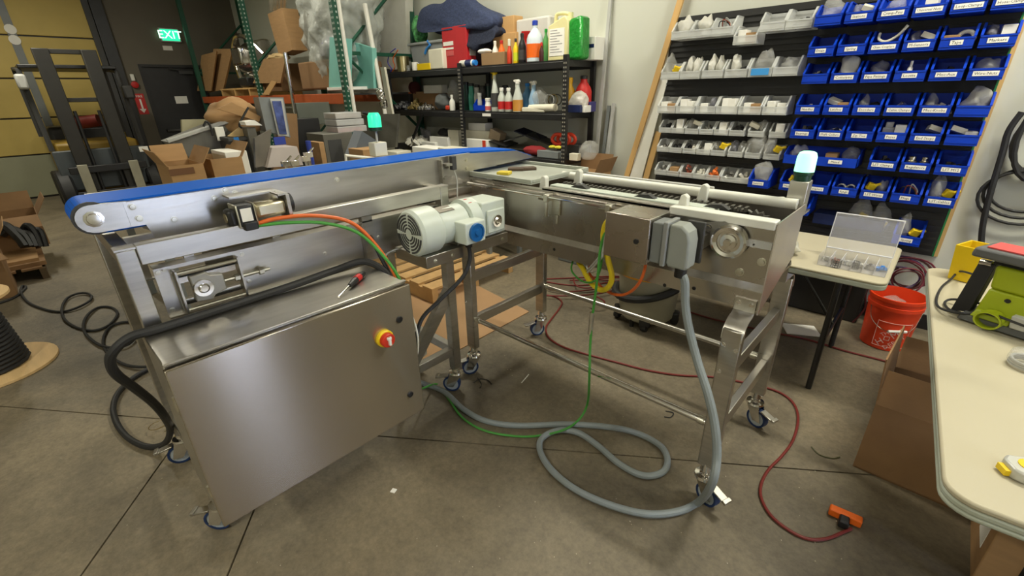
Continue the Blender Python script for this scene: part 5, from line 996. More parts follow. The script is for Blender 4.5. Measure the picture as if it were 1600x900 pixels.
# ================================================================ forklift
fk = thing('forklift', 'dark forklift with twin mast rails parked at the roller door', 'forklift', (-9.9, .95, 0))
MAST = mat('mast_grey', S(40, 38, 34), .5, 0, .2); FX_ = -9.6
for y in (.70, 1.22):
    MB().box(FX_-.10, FX_, y-.09, y+.09, .15, 2.32).build('mast_rail', MAST, fk, .01); MB().box(FX_-.16, FX_-.1, y-.05, y+.05, .15, 2.2).build('inner_rail', BLKM, fk, .01)
    MB().cyl((FX_-.05, y+.12*(1 if y < 1 else -1), .3), (FX_-.05, y+.12*(1 if y < 1 else -1), 1.5), .022).build('hose', RUB, fk)
for z in (2.26, 1.62, .62): MB().box(FX_-.14, FX_-.06, .62, 1.30, z, z+.06).build('mast_tie', MAST, fk, .006)
for z in (.25, .62): MB().box(FX_, FX_+.06, .50, 1.45, z, z+.10).build('carriage_bar', BLKM, fk, .008)
for y in (.66, 1.28):
    MB().box(FX_+.06, FX_+.10, y-.06, y+.06, .08, .75).box(FX_+.10, FX_+1.0, y-.06, y+.06, .08, .12).build('fork', mat('fork_worn', S(160, 156, 138), .5, .3), fk, .006)
MB().box(FX_-.2, FX_-.16, .40, 1.52, .35, .95).build('front_panel', mat('panel_slate', S(70, 76, 80), .5), fk, .02)
MB().box(-11.4, FX_-.35, .45, 1.5, .3, 1.05).build('body', mat('fk_yellow', S(150, 120, 40), .5), fk, .05); MB().box(-11.5, -10.9, .5, 1.45, .4, 1.25).build('counterweight', BLKM, fk, .06)
MB().cyl((-10.2, .7, 1.3), (-10.0, 1.1, 1.35), .09).build('seat', mat('fk_red', S(120, 40, 30), .5), fk)
for y in (.42, 1.52):
    MB().tube([(-9.85, y, .95), (-9.95, y, 2.05), (-11.1, y, 2.12), (-11.2, y, 1.1)], .035, 6).build('guard_post', DGREY, fk)
    MB().lathe([(.30, -.09), (.33, -.06), (.33, .06), (.30, .09)], (-9.95, y, .33), 'y', 18).build('wheel', RUB, fk); MB().lathe([(.26, -.08), (.28, -.06), (.28, .06), (.26, .08)], (-11.0, y, .28), 'y', 18).build('wheel', RUB, fk)
MB().box(-11.15, -9.9, .42, 1.52, 2.08, 2.13).build('overhead_guard', BLKM, fk, .01); MB().cb((-9.82, .40, 1.9), (.12, .12, .2)).build('headlamp', LGREY, fk, .03); MB().cb((-9.82, 1.56, 1.75), (.12, .14, .2)).build('headlamp', DGREY, fk, .03)
tag(box('floor_tag', PAPER, FX_+.012, FX_+.016, 1.42, 1.54, .86, .94), 'small paper tag on the forklift panel', 'tag')
# ================================================================ left floor: cartons, pallet, spool
pt = thing('floor_pallet', 'worn pallet with flattened cardboard at the left edge', 'pallet', (-6.8, -.5, 0))
for i in range(5): box('deck_board', CARD2, -7.3, -6.35, -1.05+i*.19, -.90+i*.19, .11, .13, pt)
for y in (-1.05, -.62, -.17): box('stringer', mat('old_wood', S(96, 80, 58), .8), -7.3, -6.35, y, y+.05, 0, .11, pt)
fo = thing('flattened_box', 'flattened brown box on the pallet', 'cardboard', (-6.7, -.35, .13)); MB().box(-7.2, -6.4, -.9, -.10, .13, .17).build('sheet', CARD2, fo); MB().box(-7.2, -6.45, -.85, -.14, .17, .20).build('sheet', CARD, fo)
lc = open_carton('open_carton', -60, 62, 343, -7.0, .55, 'large open carton with black parts at the left edge', CARD2, (1, 1, 0, 1), .2, .2)
for i in range(5): tag(MB().tube(spline([XP(-10+i*14, 362+4*(i % 2), -6.85), XP(6+i*12, 352+6*(i % 3), -6.8), XP(28+i*9, 370-i*2, -6.75), XP(40+i*8, 385, -6.7)]), .045-.005*i, 7).build('black_pipe', BLK), '%s black moulded part lying in the large open carton' % ORD[i], 'part', 'black parts in the carton')
nb = thing('front_carton', 'brown carton with white label beside the spool cable', 'carton', (-6.15, -.55, 0))
c0 = Z(55, 430, 0); 
MB().box(-6.5, -5.95, -1.0, -.36, 0, .46).build('body', CARD2, nb, .004); MB().sheet([(-5.95, -1.0, .46), (-5.95, -.36, .46), (-5.72, -.30, .40), (-5.72, -1.0, .40)], .006).build('flap', CARD2, nb); MB().sheet([(-6.5, -.36, .46), (-5.95, -.36, .46), (-5.95, -.25, .64), (-6.5, -.25, .64)], .006).build('flap', CARD, nb); box('label_sheet', PAPER, -5.949, -5.947, -.52, -.42, .22, .34, nb)
sp_ = thing('cable_spool', 'plywood cable spool wound with black cable at the left edge', 'spool', (-4.32, -.55, 0))
sx, sy = -4.32, -.55
for z in (0, .50): MB().lathe([(.345 if z == 0 else .26, z), (.35 if z == 0 else .265, z+.003), (.35 if z == 0 else .265, z+.019), (.345 if z == 0 else .26, z+.022)], (sx, sy, 0), n=40).build('flange', PLY, sp_)
MB().lathe([(.12, .022), (.12, .50)], (sx, sy, 0), n=20).build('core', PLY, sp_)
hel = []; 
for i in range(17*16+1):
    a = 2*math.pi*i/16; r__ = .205-.05*i/(17*16); hel.append((sx+r__*math.cos(a), sy+r__*math.sin(a), .038+i/16*.0265))
MB().tube(hel, .0145, 7).build('wound_cable', RUB, sp_)
top = []
for i in range(5*16+1): a = 2*math.pi*i/16; r__ = .20-.0018*i; top.append((sx+r__*math.cos(a), sy+r__*math.sin(a), .537+.012*(i > 40)))
MB().tube(top, .0145, 7).build('loose_turns', RUB, sp_)
# ================================================================ floor items in the middle
FLATC = mat('flat_cardboard', S(172, 136, 98), .85, 0, .06, 3)
tag(MB().prism([(-2.13, 1.36), (-2.16, 2.47), (-3.30, 2.62), (-3.36, 1.44)], 'z', .001, .007).build('cardboard_sheet', FLATC), 'flat cardboard sheet lying on the floor under the belt conveyor', 'cardboard')
p2 = thing('floor_pallet', 'pine pallet on the floor behind the belt conveyor', 'pallet', (-3.4, 2.6, 0))
for i in range(6): box('deck_board', mat('pallet_pine', S(196, 158, 106), .75, 0, .15, 8), -3.95+i*.19, -3.82+i*.19, 2.05, 3.05, .12, .14, p2)
for y in (2.05, 2.52, 2.98): box('stringer', mat('pallet_pine'), -3.95, -2.87, y, y+.06, 0, .12, p2)
wbk = thing('roller_bracket', 'white plastic roller bracket on the floor behind the frame post', 'bracket', (-2.2, 1.35, 0))
MB().prism([(1.10, .03), (1.42, .12), (1.42, .28), (1.22, .36), (1.10, .60), (1.04, .60), (1.02, .10)], 'x', -2.16, -2.10).build('side_plate', WHT, wbk, .01)
MB().cyl((-2.12, 1.2, .05), (-2.12, 1.2, .0), .03).build('foot', BLK, wbk)
for z, y in ((.52, 1.08), (.44, 1.08)): MB().cyl((-2.16, y, z), (-2.72, y+.55, z-.05), .016, n=10).build('rod', CHROME, wbk)
# wet vacuum
vc = thing('shop_vacuum', 'beige drum vacuum with orange rim and black hose under the conveyor', 'vacuum', (-1.40, 2.98, 0))
VB = mat('vac_beige', S(150, 146, 126), .5); cxv, cyv = -1.40, 2.98
MB().lathe([(.19, .05), (.205, .07), (.225, .36), (.23, .40)], (cxv, cyv, 0), n=28).build('tank', VB, vc); MB().lathe([(.235, .40), (.24, .41), (.24, .46), (.21, .50)], (cxv, cyv, 0), n=28).build('rim', mat('vac_orange', S(220, 150, 30), .5), vc); MB().lathe([(.205, .50), (.18, .60), (.10, .66)], (cxv, cyv, 0), n=28).build('motor_head', BLK, vc)
hs = [(cxv+.245*math.cos(a), cyv+.245*math.sin(a), .30+.07*math.sin(a*1.0+.8)) for a in [math.radians(190+i*12) for i in range(14)]]
MB().tube(hs, .028, 10).build('hose', RUB, vc)
for k in range(4):
    a = math.radians(215+k*80); MB().cb((cxv+.20*math.cos(a), cyv+.20*math.sin(a), .075), (.08, .08, .07), rot=a).build('caster_bracket', BLK, vc, .012); MB().lathe([(.03, -.02), (.035, 0), (.03, .02)], (cxv+.215*math.cos(a), cyv+.215*math.sin(a), .035), 'x', 14).build('wheel', BLK, vc)
# ================================================================ folding table under the bins
ft = thing('folding_table', 'grey white folding table under the parts bins', 'table', (-.75, 3.1, 0))
def table_top(t, pts, z, th=.045):
    MB().prism(pts, 'z', z-th, z-th*.35).build('edge', TEDGE, t, .006); MB().prism(pts, 'z', z-th*.35, z).build('top', TABLE, t, .006)
def rrect(x0, x1, y0, y1, r=.05, n=5):
    out = []
    for cx, cy, a0 in ((x1-r, y1-r, 0), (x0+r, y1-r, 90), (x0+r, y0+r, 180), (x1-r, y0+r, 270)):
        out += [(cx+r*math.cos(math.radians(a0+90*i/n)), cy+r*math.sin(math.radians(a0+90*i/n))) for i in range(n+1)]
    return out
table_top(ft, rrect(-1.62, -.055, 2.74, 3.48), .74)
lf = []
for x in (-.25, -1.42):
    for y in (2.80, 3.42): MB().tube([(x, y, 0), (x, y, .70)], .016, 10).build('leg', BLKM, ft)
    MB().tube([(x, 2.80, .30), (x, 3.42, .30)], .010, 8).build('leg_bar', BLKM, ft); MB().tube([(x, 3.11, .30), (x-.30 if x > -1 else x+.30, 3.11, .69)], .010, 8).build('leg_brace', BLKM, ft)
# organiser with open lid
og = thing('parts_organiser', 'open clear parts organiser on the folding table', 'organiser', (-.30, 2.95, .74))
OC = mat('organiser_clear', S(214, 214, 222), .2, 0, .05, alpha=.24)
ox0, ox1, oy0, oy1 = -.375, -.075, 2.835, 3.02
MB().box(ox0, ox1, oy0, oy1, .742, .745).box(ox0, ox1, oy0, oy0+.003, .745, .795).box(ox0, ox1, oy1-.003, oy1, .745, .795).box(ox0, ox0+.003, oy0, oy1, .745, .795).box(ox1-.003, ox1, oy0, oy1, .745, .795).build('base', OC, og)
MB().sheet([(ox0, oy1+.004, .795), (ox1, oy1+.004, .795), (ox1, oy1+.055, .985), (ox0, oy1+.055, .985)], .004).build('lid', OC, og)
MB().tube([(ox0, oy1+.003, .797), (ox1, oy1+.003, .797), (ox1, oy1+.053, .985), (ox0, oy1+.053, .985)], .005, 6, True).build('lid_rim', mat('org_rim', S(225, 225, 230), .3, alpha=.8), og)
for i in range(1, 6): x = ox0+(ox1-ox0)*i/6; box('divider', mat('org_rim'), x-.001, x+.001, oy0+.003, oy1-.003, .745, .785, og)
for i, m_ in enumerate((LGREY, RBITS, LGREY, WBITS, BITS, mat('tape_blue'))):
    x = ox0+(ox1-ox0)*(i+.5)/6; o = heap((x, 2.925, .745), .02, m_, 16, 200+i, .014, 'small_parts', .015); tag(o, '%s small parts in compartment %s of the open organiser' % (['grey', 'reddish', 'silver', 'white', 'steel', 'blue'][i], ['one', 'two', 'three', 'four', 'five', 'six'][i]), 'parts')
tag(crumple((-.60, 2.93, .79), .095, (1.3, .9, .62), BAGW, 'plastic_bag', 211, 16, 10, .28), 'crumpled shiny clear bag on the folding table', 'bag'); tag(crumple((-.70, 3.0, .785), .08, (1.1, .9, .6), BAG, 'plastic_bag', 212, 14, 9, .3), 'clear crumpled bag by the conveyor end plate on the table', 'bag')
tag(MB().cb((-.61, 2.90, .79), (.02, .03, .05)).build('yellow_plug', YEL, None, .003), 'small yellow plug inside the shiny bag', 'plug'); tag(heap((-.56, 2.93, .76), .035, BITS, 16, 213, .03, 'metal_parts', .04), 'steel parts inside the shiny bag', 'parts')
for i, (px, py) in enumerate(((1305, 417), (1335, 420))):
    q = Z(px, py, .742); t = thing('wire_basket', ['larger small black mesh cup on the folding table', 'smaller black mesh cup near the table edge'][i], 'mesh cup', (q.x, q.y, .742)); r__ = .022 if i == 0 else .016
    for k in range(12): a = 2*math.pi*k/12; MB().tube([(q.x+r__*math.cos(a), q.y+r__*math.sin(a), .742), (q.x+r__*math.cos(a), q.y+r__*math.sin(a), .782)], .0016, 4).build('wire', DGREY, t)
    for z in (.744, .756, .768, .782): MB().tube([(q.x+r__*math.cos(a), q.y+r__*math.sin(a), z) for a in [2*math.pi*k/14 for k in range(14)]], .0016, 4, True).build('hoop', DGREY, t)
# under that table: blue tray, wires, cartons
ut = MB(); ut.box(-.72, -.22, 3.82, 4.10, .33, .335).box(-.72, -.22, 3.82, 3.825, .335, .42).box(-.72, -.22, 4.095, 4.10, .335, .46)
for x in (-.72, -.224): ut.prism([(3.82, .33), (4.10, .33), (4.10, .47), (3.95, .47), (3.82, .42)], 'x', x, x+.004)
tag(ut.build('blue_tray', BLUE), 'wide blue tray under the folding table holding wires', 'tray'); stand = tag(box('tray_crate', BLKM, -.75, -.18, 3.93, 4.13, .0, .33, bevel=.01), 'black crate under the blue tray', 'crate')
for i in range(6):
    rnd = random.Random(i); tag(MB().tube(spline([(-.7+.45*rnd.random(), 3.86+.2*rnd.random(), .42+.05*rnd.random()) for _ in range(6)]), .006, 6).build('wire', [RED, mat('pale_red'), RUB, RED, LGREY, mat('maroon')][i]), ['bright red', 'pale red', 'black', 'second red', 'grey', 'maroon'][i] + ' wire lying in the wide blue tray', 'wire', 'wires in the blue tray')
tag(box('low_carton', CARD2, -1.15, -.80, 3.70, 3.95, 0, .13, bevel=.004), 'low brown carton on the floor by the wall', 'carton'); tag(MB().cb((-.46, 3.55, .004), (.22, .16, .006), rot=.5).build('paper_sheet', PAPER), 'white paper on the floor before the crate', 'paper')
# coil of maroon wire by the bucket
for i in range(9):
    rnd = random.Random(i+77); rr = .075+.009*i; ox_, oz_, sq_ = rnd.uniform(-.025, .025), rnd.uniform(-.02, .02), rnd.uniform(.75, 1.1); tag(MB().tube([(.0+ox_+rr*math.cos(a), 3.92+.016*i+.02*math.sin(2*a+i), .42+oz_+rr*math.sin(a)*sq_) for a in [2*math.pi*k/24 for k in range(24)]], .006, 6, True).build('wire_hank', [mat('maroon'), mat('wine', S(110, 34, 50), .5), mat('violet_wire', S(70, 44, 84), .5)][i % 3]), '%s loop of the maroon wire hanks hung under the bins' % ORD[i], 'wire', 'maroon wire hanks')
tag(MB().tube(spline([(-.05, 4.0, .46), (-.15, 3.98, .36), (-.18, 3.97, .24), (-.16, 3.96, .12), (-.20, 3.92, .008)]), .007, 6).build('dark_wire', mat('maroon')), 'dark wire trailing from the hanks to the floor', 'wire')
# orange bucket
bk = thing('bucket', 'orange plastic bucket with white printed square beside the table', 'bucket', (.0, 3.72, 0))
BO = mat('bucket_orange', S(222, 62, 20), .42, 0, .03); bx0, by0 = .0, 3.72
MB().lathe([(.118, 0), (.128, .004), (.145, .29), (.152, .292), (.152, .315), (.147, .317), (.148, .345), (.154, .347), (.154, .368), (.145, .37), (.143, .34), (.122, .012), (.002, .012)], (bx0, by0, 0), n=40).build('body', BO, bk)
def wrapb(off):
    def f(p):    # p.x = arc length around the bucket from the camera side, p.z = height
        z = p.z; r__ = .128+(.145-.128)*z/.29+off; a = math.radians(262)+p.x/.138
        return V((bx0+r__*math.cos(a), by0+r__*math.sin(a), z))
    return f
BPR = mat('print_white', S(225, 190, 175), .6)
fw = wrapb(.0012); c45 = V((1, 0, 1)).normalized(); u45 = V((-1, 0, 1)).normalized(); cen = V((.055, 0, .10))
for s_, dz, sz in (('THE', .045, .035), ('HOME', .008, .062), ('DEPOT', -.042, .045)): text(s_, BPR, bk, cen+u45*dz, c45, u45, sz, wrap=fw)
H_ = .085
for k_ in range(4):
    pts = [(-.035, .03), (.155, .03), (.155, .21), (-.035, .21)]; a, b = pts[k_], pts[(k_+1) % 4]
    MB().tube([fw(V((a[0]+(b[0]-a[0])*i/8, 0, a[1]+(b[1]-a[1])*i/8))) for i in range(9)], .0014, 4).build('print_frame', BPR, bk)
MB().tube(spline([fw(V((-.10, 0, .29)))+V((-.006, -.006, 0)), fw(V((-.05, 0, .21)))+V((-.02, -.02, 0)), fw(V((.05, 0, .16)))+V((-.03, -.03, 0)), fw(V((.17, 0, .17)))+V((-.01, -.03, 0)), fw(V((.24, 0, .27)))]), .0025, 6).build('bail', CHROME, bk); a = fw(V((.06, 0, .16)))+V((-.03, -.03, 0)); b = fw(V((.15, 0, .165)))+V((-.013, -.03, 0)); MB().cyl(a, b, .009, n=10).build('grip', WHT, bk)
tag(crumple((bx0-.02, by0+.02, .27), .09, (1, 1, .7), BAG, 'plastic_bag', 230, 12, 8, .25), 'clear film stuffed in the orange bucket', 'film')
# ================================================================ near right table and what is on it
t2 = thing('folding_table', 'long cream folding table at the right edge of the photo', 'table', (.6, 2.2, 0))
TH = math.atan2(.074-.208, 3.197-1.289)
def T2(u, v, z=.74):   # u across, v along the table from the near left corner
    c, s_ = math.cos(-TH), math.sin(-TH); return V((.205+u*c-v*s_*1.0, 1.285+u*s_+v*c, z)) if False else V((.205+u*math.cos(TH)+v*math.sin(TH), 1.285-u*math.sin(TH)+v*math.cos(TH), z))
tp_ = [tuple(T2(u, v))[:2] for u, v in rrect(0, .76, 0, 1.91, .07, 6)]
MB().prism(tp_, 'z', .690, .704).build('edge', TEDGE, t2, .005); MB().prism(tp_, 'z', .704, .722).build('edge', TEDGE, t2, .005); MB().prism(tp_, 'z', .722, .74).build('top', TABLE, t2, .006)
for v in (.48, 1.45):
    for u in (.36, .70): MB().tube([T2(u, v, 0), T2(u, v, .69)], .016, 10).build('leg', BLKM, t2)
    MB().tube([T2(.36, v, .30), T2(.70, v, .30)], .01, 8).build('leg_bar', BLKM, t2)
# belt sander
sa = thing('belt_sander', 'lime green bench sander with red belt on the cream table', 'sander', tuple(Z(1560, 500, .74)))
LIME = mat('lime_green', S(158, 172, 20), .45, 0, .03); SG = mat('sander_grey', S(92, 94, 96), .5)
A = Z(1493, 497, .745); B_ = Z(1582, 526, .745); ux = (B_-A).normalized(); uy = V((-ux.y, ux.x, 0))
MS = Matrix((ux, uy, V((0, 0, 1)))).transposed()
def sbx(name, m, u0, u1, v0, v1, z0, z1, parent, bev=.006):
    vs = [A+ux*u+uy*v+V((0, 0, z-.745)) for z in (z0, z1) for v in (v0, v1) for u in (u0, u1)]
    return MB().add(vs, [(0, 2, 3, 1), (4, 5, 7, 6), (0, 1, 5, 4), (2, 6, 7, 3), (0, 4, 6, 2), (1, 3, 7, 5)]).build(name, m, parent, bev)
def sp3(u, v, z): return A+ux*u+uy*v+V((0, 0, z-.745))
def hexa(name, m, lo, hi, parent, bev=.006):   # lo, hi: four (u, v, dz) corners each, counter clockwise
    return MB().add([sp3(u, v, .745+z) for u, v, z in lo+hi], [(0, 3, 2, 1), (4, 5, 6, 7), (0, 1, 5, 4), (2, 3, 7, 6), (1, 2, 6, 5), (3, 0, 4, 7)]).build(name, m, parent, bev)
hexa('base', SG, [(0, 0, 0), (.30, 0, 0), (.30, .26, 0), (0, .26, 0)], [(.006, .006, .03), (.30, .006, .03), (.30, .26, .03), (.006, .26, .03)], sa)
hexa('housing', LIME, [(.035, .02, .03), (.30, .02, .03), (.30, .22, .03), (.035, .22, .03)], [(.05, .03, .15), (.30, .03, .15), (.30, .22, .15), (.05, .22, .15)], sa, .01)
hexa('upper_housing', LIME, [(.05, .028, .15), (.30, .028, .15), (.30, .20, .15), (.05, .20, .15)], [(.045, .015, .245), (.30, .015, .245), (.30, .19, .245), (.045, .19, .245)], sa, .01)
pc = sp3(.098, -.01, .785); dn = -uy
def disc(mb, c, n, r0, r1, h):
    up = V((0, 0, 1)); t_ = n.cross(up).normalized(); vs = []; N_ = 22
    for rr, hh in ((r0, h), (r1, h), (r1, 0), (r0, 0)):
        for i in range(N_): a = 2*math.pi*i/N_; vs.append(c+t_*rr*math.cos(a)*1.2+up*rr*math.sin(a)+n*hh)
    return mb.add(vs, [(j*N_+i, j*N_+(i+1) % N_, ((j+1) % 4)*N_+(i+1) % N_, ((j+1) % 4)*N_+i) for j in range(4) for i in range(N_)])
disc(MB(), pc+uy*.03, dn, .030, .035, .05).build('dust_port', LIME, sa); disc(MB(), pc+uy*.03, dn, .001, .030, .012).build('port_hole', BLK, sa)
hexa('port_block', LIME, [(.035, .0, .03), (.15, .0, .03), (.15, .03, .03), (.035, .03, .03)], [(.045, .012, .06), (.15, .012, .06), (.15, .03, .06), (.045, .03, .06)], sa, .004)
disc(MB(), sp3(.115, .029, .865), dn, .001, .008, .004).build('screw_hole', BLK, sa)
hexa('disc_guard', BLK, [(-.045, .06, .0), (.02, .04, .03), (.02, .09, .03), (-.045, .12, .0)], [(-.03, .10, .225), (.03, .07, .235), (.03, .12, .235), (-.03, .15, .225)], sa, .004)
MB().cyl(sp3(-.02, .085, .975), sp3(.02, .075, .978), .012).build('roller', CHROME, sa)
hexa('belt_arm', SG, [(-.035, .0, .265), (.32, -.02, .265), (.32, .13, .265), (-.035, .14, .265)], [(-.03, .0, .305), (.32, -.02, .305), (.32, .13, .305), (-.02, .14, .305)], sa, .01)
hexa('sanding_belt', mat('belt_red', S(206, 80, 78), .75, 0, .06, 60), [(.0, .02, .306), (.32, .0, .306), (.32, .12, .306), (.0, .13, .306)], [(.0, .02, .311), (.32, .0, .311), (.32, .12, .311), (.0, .13, .311)], sa, 0)
hexa('support_post', BLK, [(.03, .04, .245), (.28, .03, .245), (.28, .12, .245), (.03, .12, .245)], [(.03, .04, .266), (.28, .03, .266), (.28, .12, .266), (.03, .12, .266)], sa, 0)
hexa('clamp_block', LGREY, [(.155, -.005, .03), (.20, -.005, .03), (.20, .03, .03), (.155, .03, .03)], [(.15, -.005, .08), (.19, -.005, .08), (.19, .03, .08), (.15, .03, .08)], sa, .004)
cord = [sp3(.30, -.03, .80), sp3(.16, -.035, .815), Z(1545, 489, .80), Z(1515, 491, .775), Z(1482, 486, .765), Z(1465, 478, .75), Z(1464, 464, .75), Z(1472, 448, .75), Z(1486, 436, .76), Z(1500, 424, .79), sp3(-.02, .13, .90)]
tag(MB().tube(spline(cord), .005, 8).build('mains_lead', RUB), 'black power lead running round the green sander', 'cord')
cord = [sp3(.28, -.04, .83), Z(1560, 483, .80), Z(1530, 474, .79), Z(1505, 469, .775), Z(1484, 468, .758), Z(1476, 474, .75), Z(1484, 484, .752), Z(1505, 490, .765)]
tag(MB().tube(spline(cord), .005, 8).build('mains_lead', RUB), 'inner loop of black lead at the sander base corner', 'cord')
# yellow bin
yb = MB(); q0 = Z(1480, 434, .742)
def ybx(u, v, z): return q0+ux*u+uy*v+V((0, 0, z))
L0, W0 = .085, .14
outer = [(-.0, 0, 0), (L0, 0, 0), (L0, W0, 0), (0, W0, 0), (-.012, -.012, .175), (L0+.012, -.012, .175), (L0+.012, W0, .175), (-.012, W0, .175)]
inner = [(.005, .005, .006), (L0-.005, .005, .006), (L0-.005, W0-.005, .006), (.005, W0-.005, .006), (-.004, -.004, .175), (L0+.004, -.004, .175), (L0+.004, W0-.008, .175), (-.004, W0-.008, .175)]
vs = [ybx(*q) for q in outer+inner]
yb.add(vs, [(0, 3, 2, 1), (0, 1, 5, 4), (1, 2, 6, 5), (2, 3, 7, 6), (3, 0, 4, 7), (8, 9, 10, 11), (12, 13, 9, 8), (13, 14, 10, 9), (14, 15, 11, 10), (15, 12, 8, 11), (4, 5, 13, 12), (5, 6, 14, 13), (6, 7, 15, 14), (7, 4, 12, 15)])
tag(yb.build('yellow_bin', mat('bin_yellow', S(226, 190, 10), .4), None, .002, smooth=False), 'yellow open bin behind the green sander', 'bin'); tag(MB().add([ybx(*q) for q in ((.01, .03, .008), (.06, .03, .008), (.06, .12, .008), (.01, .12, .008), (.01, .03, .13), (.06, .03, .13), (.06, .12, .13), (.01, .12, .13))], [(0, 3, 2, 1), (4, 5, 6, 7), (0, 1, 5, 4), (2, 3, 7, 6), (1, 2, 6, 5), (3, 0, 4, 7)]).build('white_pack', PAPER), 'white pack inside the yellow bin', 'pack')
# tape measure and wire bag
tm = thing('tape_measure', 'silver and yellow tape measure at the right edge of the table', 'tape measure', tuple(Z(1598, 745, .74))); q = Z(1603, 744, .74); M8 = Matrix.Rotation(.5, 3, 'Z')
poly = [(-.045, -.02), (-.028, -.038), (.028, -.038), (.045, -.02), (.045, .02), (.028, .038), (-.028, .038), (-.045, .02)]; poly = [tuple((M8 @ V((a, b, 0)))[:2]) for a, b in poly]
MB().prism([(q.x+a, q.y+b) for a, b in poly], 'z', .741, .772).build('case', mat('case_silver', S(196, 196, 190), .35, .2), tm, .006); MB().lathe([(.024, .772), (.024, .774), (.002, .774)], (q.x, q.y, 0), n=20).build('face', YEL, tm); o_ = M8 @ V((-.05, 0, 0)); MB().cb((q.x+o_.x, q.y+o_.y, .752), (.012, .03, .016), rot=.5).build('tape_lip', YEL, tm)
q = Z(1606, 575, .74); tag(MB().tube([(q.x+.05*math.cos(a)*(1-.02*(i//16)), q.y+.05*math.sin(a), .75+.008*(i//16)) for i, a in enumerate([2*math.pi*k/16 for k in range(49)])], .005, 6).build('wire_coil', LGREY), 'grey wire coil at the right edge of the table', 'coil'); tag(crumple((q.x, q.y, .775), .065, (1, 1, .55), BAG, 'plastic_bag', 240, 12, 8, .2), 'clear bag around the wire coil on the table', 'bag')
# cartons below that table
ca = thing('open_carton', 'open cardboard carton standing under the cream table', 'carton', (.30, 2.45, 0))
g0 = Z(1332, 728, 0); g1 = Z(1530, 822, 0); g1 = V((max(g1.x, g0.x+.5), g0.y-.01, 0)); hz = .36
e0 = V((g0.x, g0.y, 0)); ex = V((1, -.03, 0)).normalized(); ey = V((.06, 1, 0)).normalized(); Lx, Ly, th = .56, .42, .006
def cpt(u, v, z): return e0+ex*u+ey*v+V((0, 0, z))
def cpl(name, a, b, c, d): return MB().sheet([cpt(*a), cpt(*b), cpt(*c), cpt(*d)], th).build(name, CARD2, ca)
cpl('bottom', (0, 0, .001), (Lx, 0, .001), (Lx, Ly, .001), (0, Ly, .001)); cpl('side', (0, 0, 0), (0, 0, hz), (Lx, 0, hz), (Lx, 0, 0)); cpl('side', (0, Ly, 0), (0, Ly, hz), (0, 0, hz), (0, 0, 0)); cpl('side', (Lx, Ly, 0), (Lx, Ly, hz), (0, Ly, hz), (0, Ly, 0)); cpl('side', (Lx, 0, 0), (Lx, 0, hz), (Lx, Ly, hz), (Lx, Ly, 0))
cpl('flap', (0, Ly, hz), (-.02, Ly, hz+.22), (-.02, 0, hz+.22), (0, 0, hz)); cpl('flap', (0, 0, hz), (Lx, 0, hz), (Lx, .05, hz+.15), (0, .05, hz+.15)); cpl('flap', (0, Ly, hz), (0, Ly+.12, hz+.12), (Lx, Ly+.12, hz+.12), (Lx, Ly, hz))
cb2 = thing('labelled_carton', 'carton with white shipping label under the table near corner', 'carton', (.55, 1.65, 0)); q = Z(1530, 860, 0)
p0 = Z(1532, 862, .10); MB().box(p0.x, p0.x+.5, p0.y-.05, p0.y+.4, 0, .30, rot=0).build('body', CARD, cb2, .004); box('shipping_label', PAPER, p0.x-.002, p0.x-.0005, p0.y+.02, p0.y+.14, .10, .24, cb2)
# yellow and black cable coil between bucket and table
for i in range(4): tag(MB().tube([(.36+(.09+.012*i)*math.cos(a), 3.30+(.09+.012*i)*math.sin(a), .02+.02*i) for a in [2*math.pi*k/20 for k in range(20)]], .009, 7, True).build('cable_coil', [RUB, YEL, YEL, RUB][i]), ['lowest black', 'lower yellow', 'upper yellow', 'topmost black'][i] + ' loop of the cable coil on the floor by the bucket', 'cable', 'cable coil loops')
# hanging black cables on the back wall
hk = tag(MB().cyl((.40, 4.149, 1.60), (.40, 4.02, 1.60), .012, n=10).cyl((.40, 4.02, 1.60), (.40, 4.01, 1.66), .012, n=10).build('wall_hook', BLKM), 'black wall hook holding the cable hank at right edge', 'hook')
for i in range(5):
    cxh = .40+.016*i; ph = .35*i
    pts = [(cxh+(.13+.018*i)*math.sin(a)*(1.0), 4.085+.011*i-.02, 1.36-.01*i+(.26-.012*i)*math.cos(a)) for a in [2*math.pi*k/22 for k in range(22)]]
    tag(MB().tube(pts, .014, 8, True).build('cable_loop', RUB), '%s loop of the thick black cable hank on the wall' % ORD[i], 'cable', 'black cable hank loops')
tag(MB().tube(spline([YP(px, py, 4.06) for px, py in ((1597, 175), (1576, 205), (1566, 240), (1548, 300), (1536, 350), (1534, 390), (1545, 430))]), .016, 8).build('thick_cable', RUB), 'thick black cable hanging down the wall from the hook', 'cable')
for i in range(3): tag(MB().tube([(.40+(.20-.02*i)*math.cos(a), 4.07+.018*i, 1.0+.02*i+(.16-.015*i)*math.sin(a)) for a in [2*math.pi*k/26 for k in range(26)]], .009, 7, True).build('cable_loop', RUB), '%s thin loop of black cable below the thick hank' % ['outer', 'middle', 'inner'][i], 'cable', 'thin cable loops')
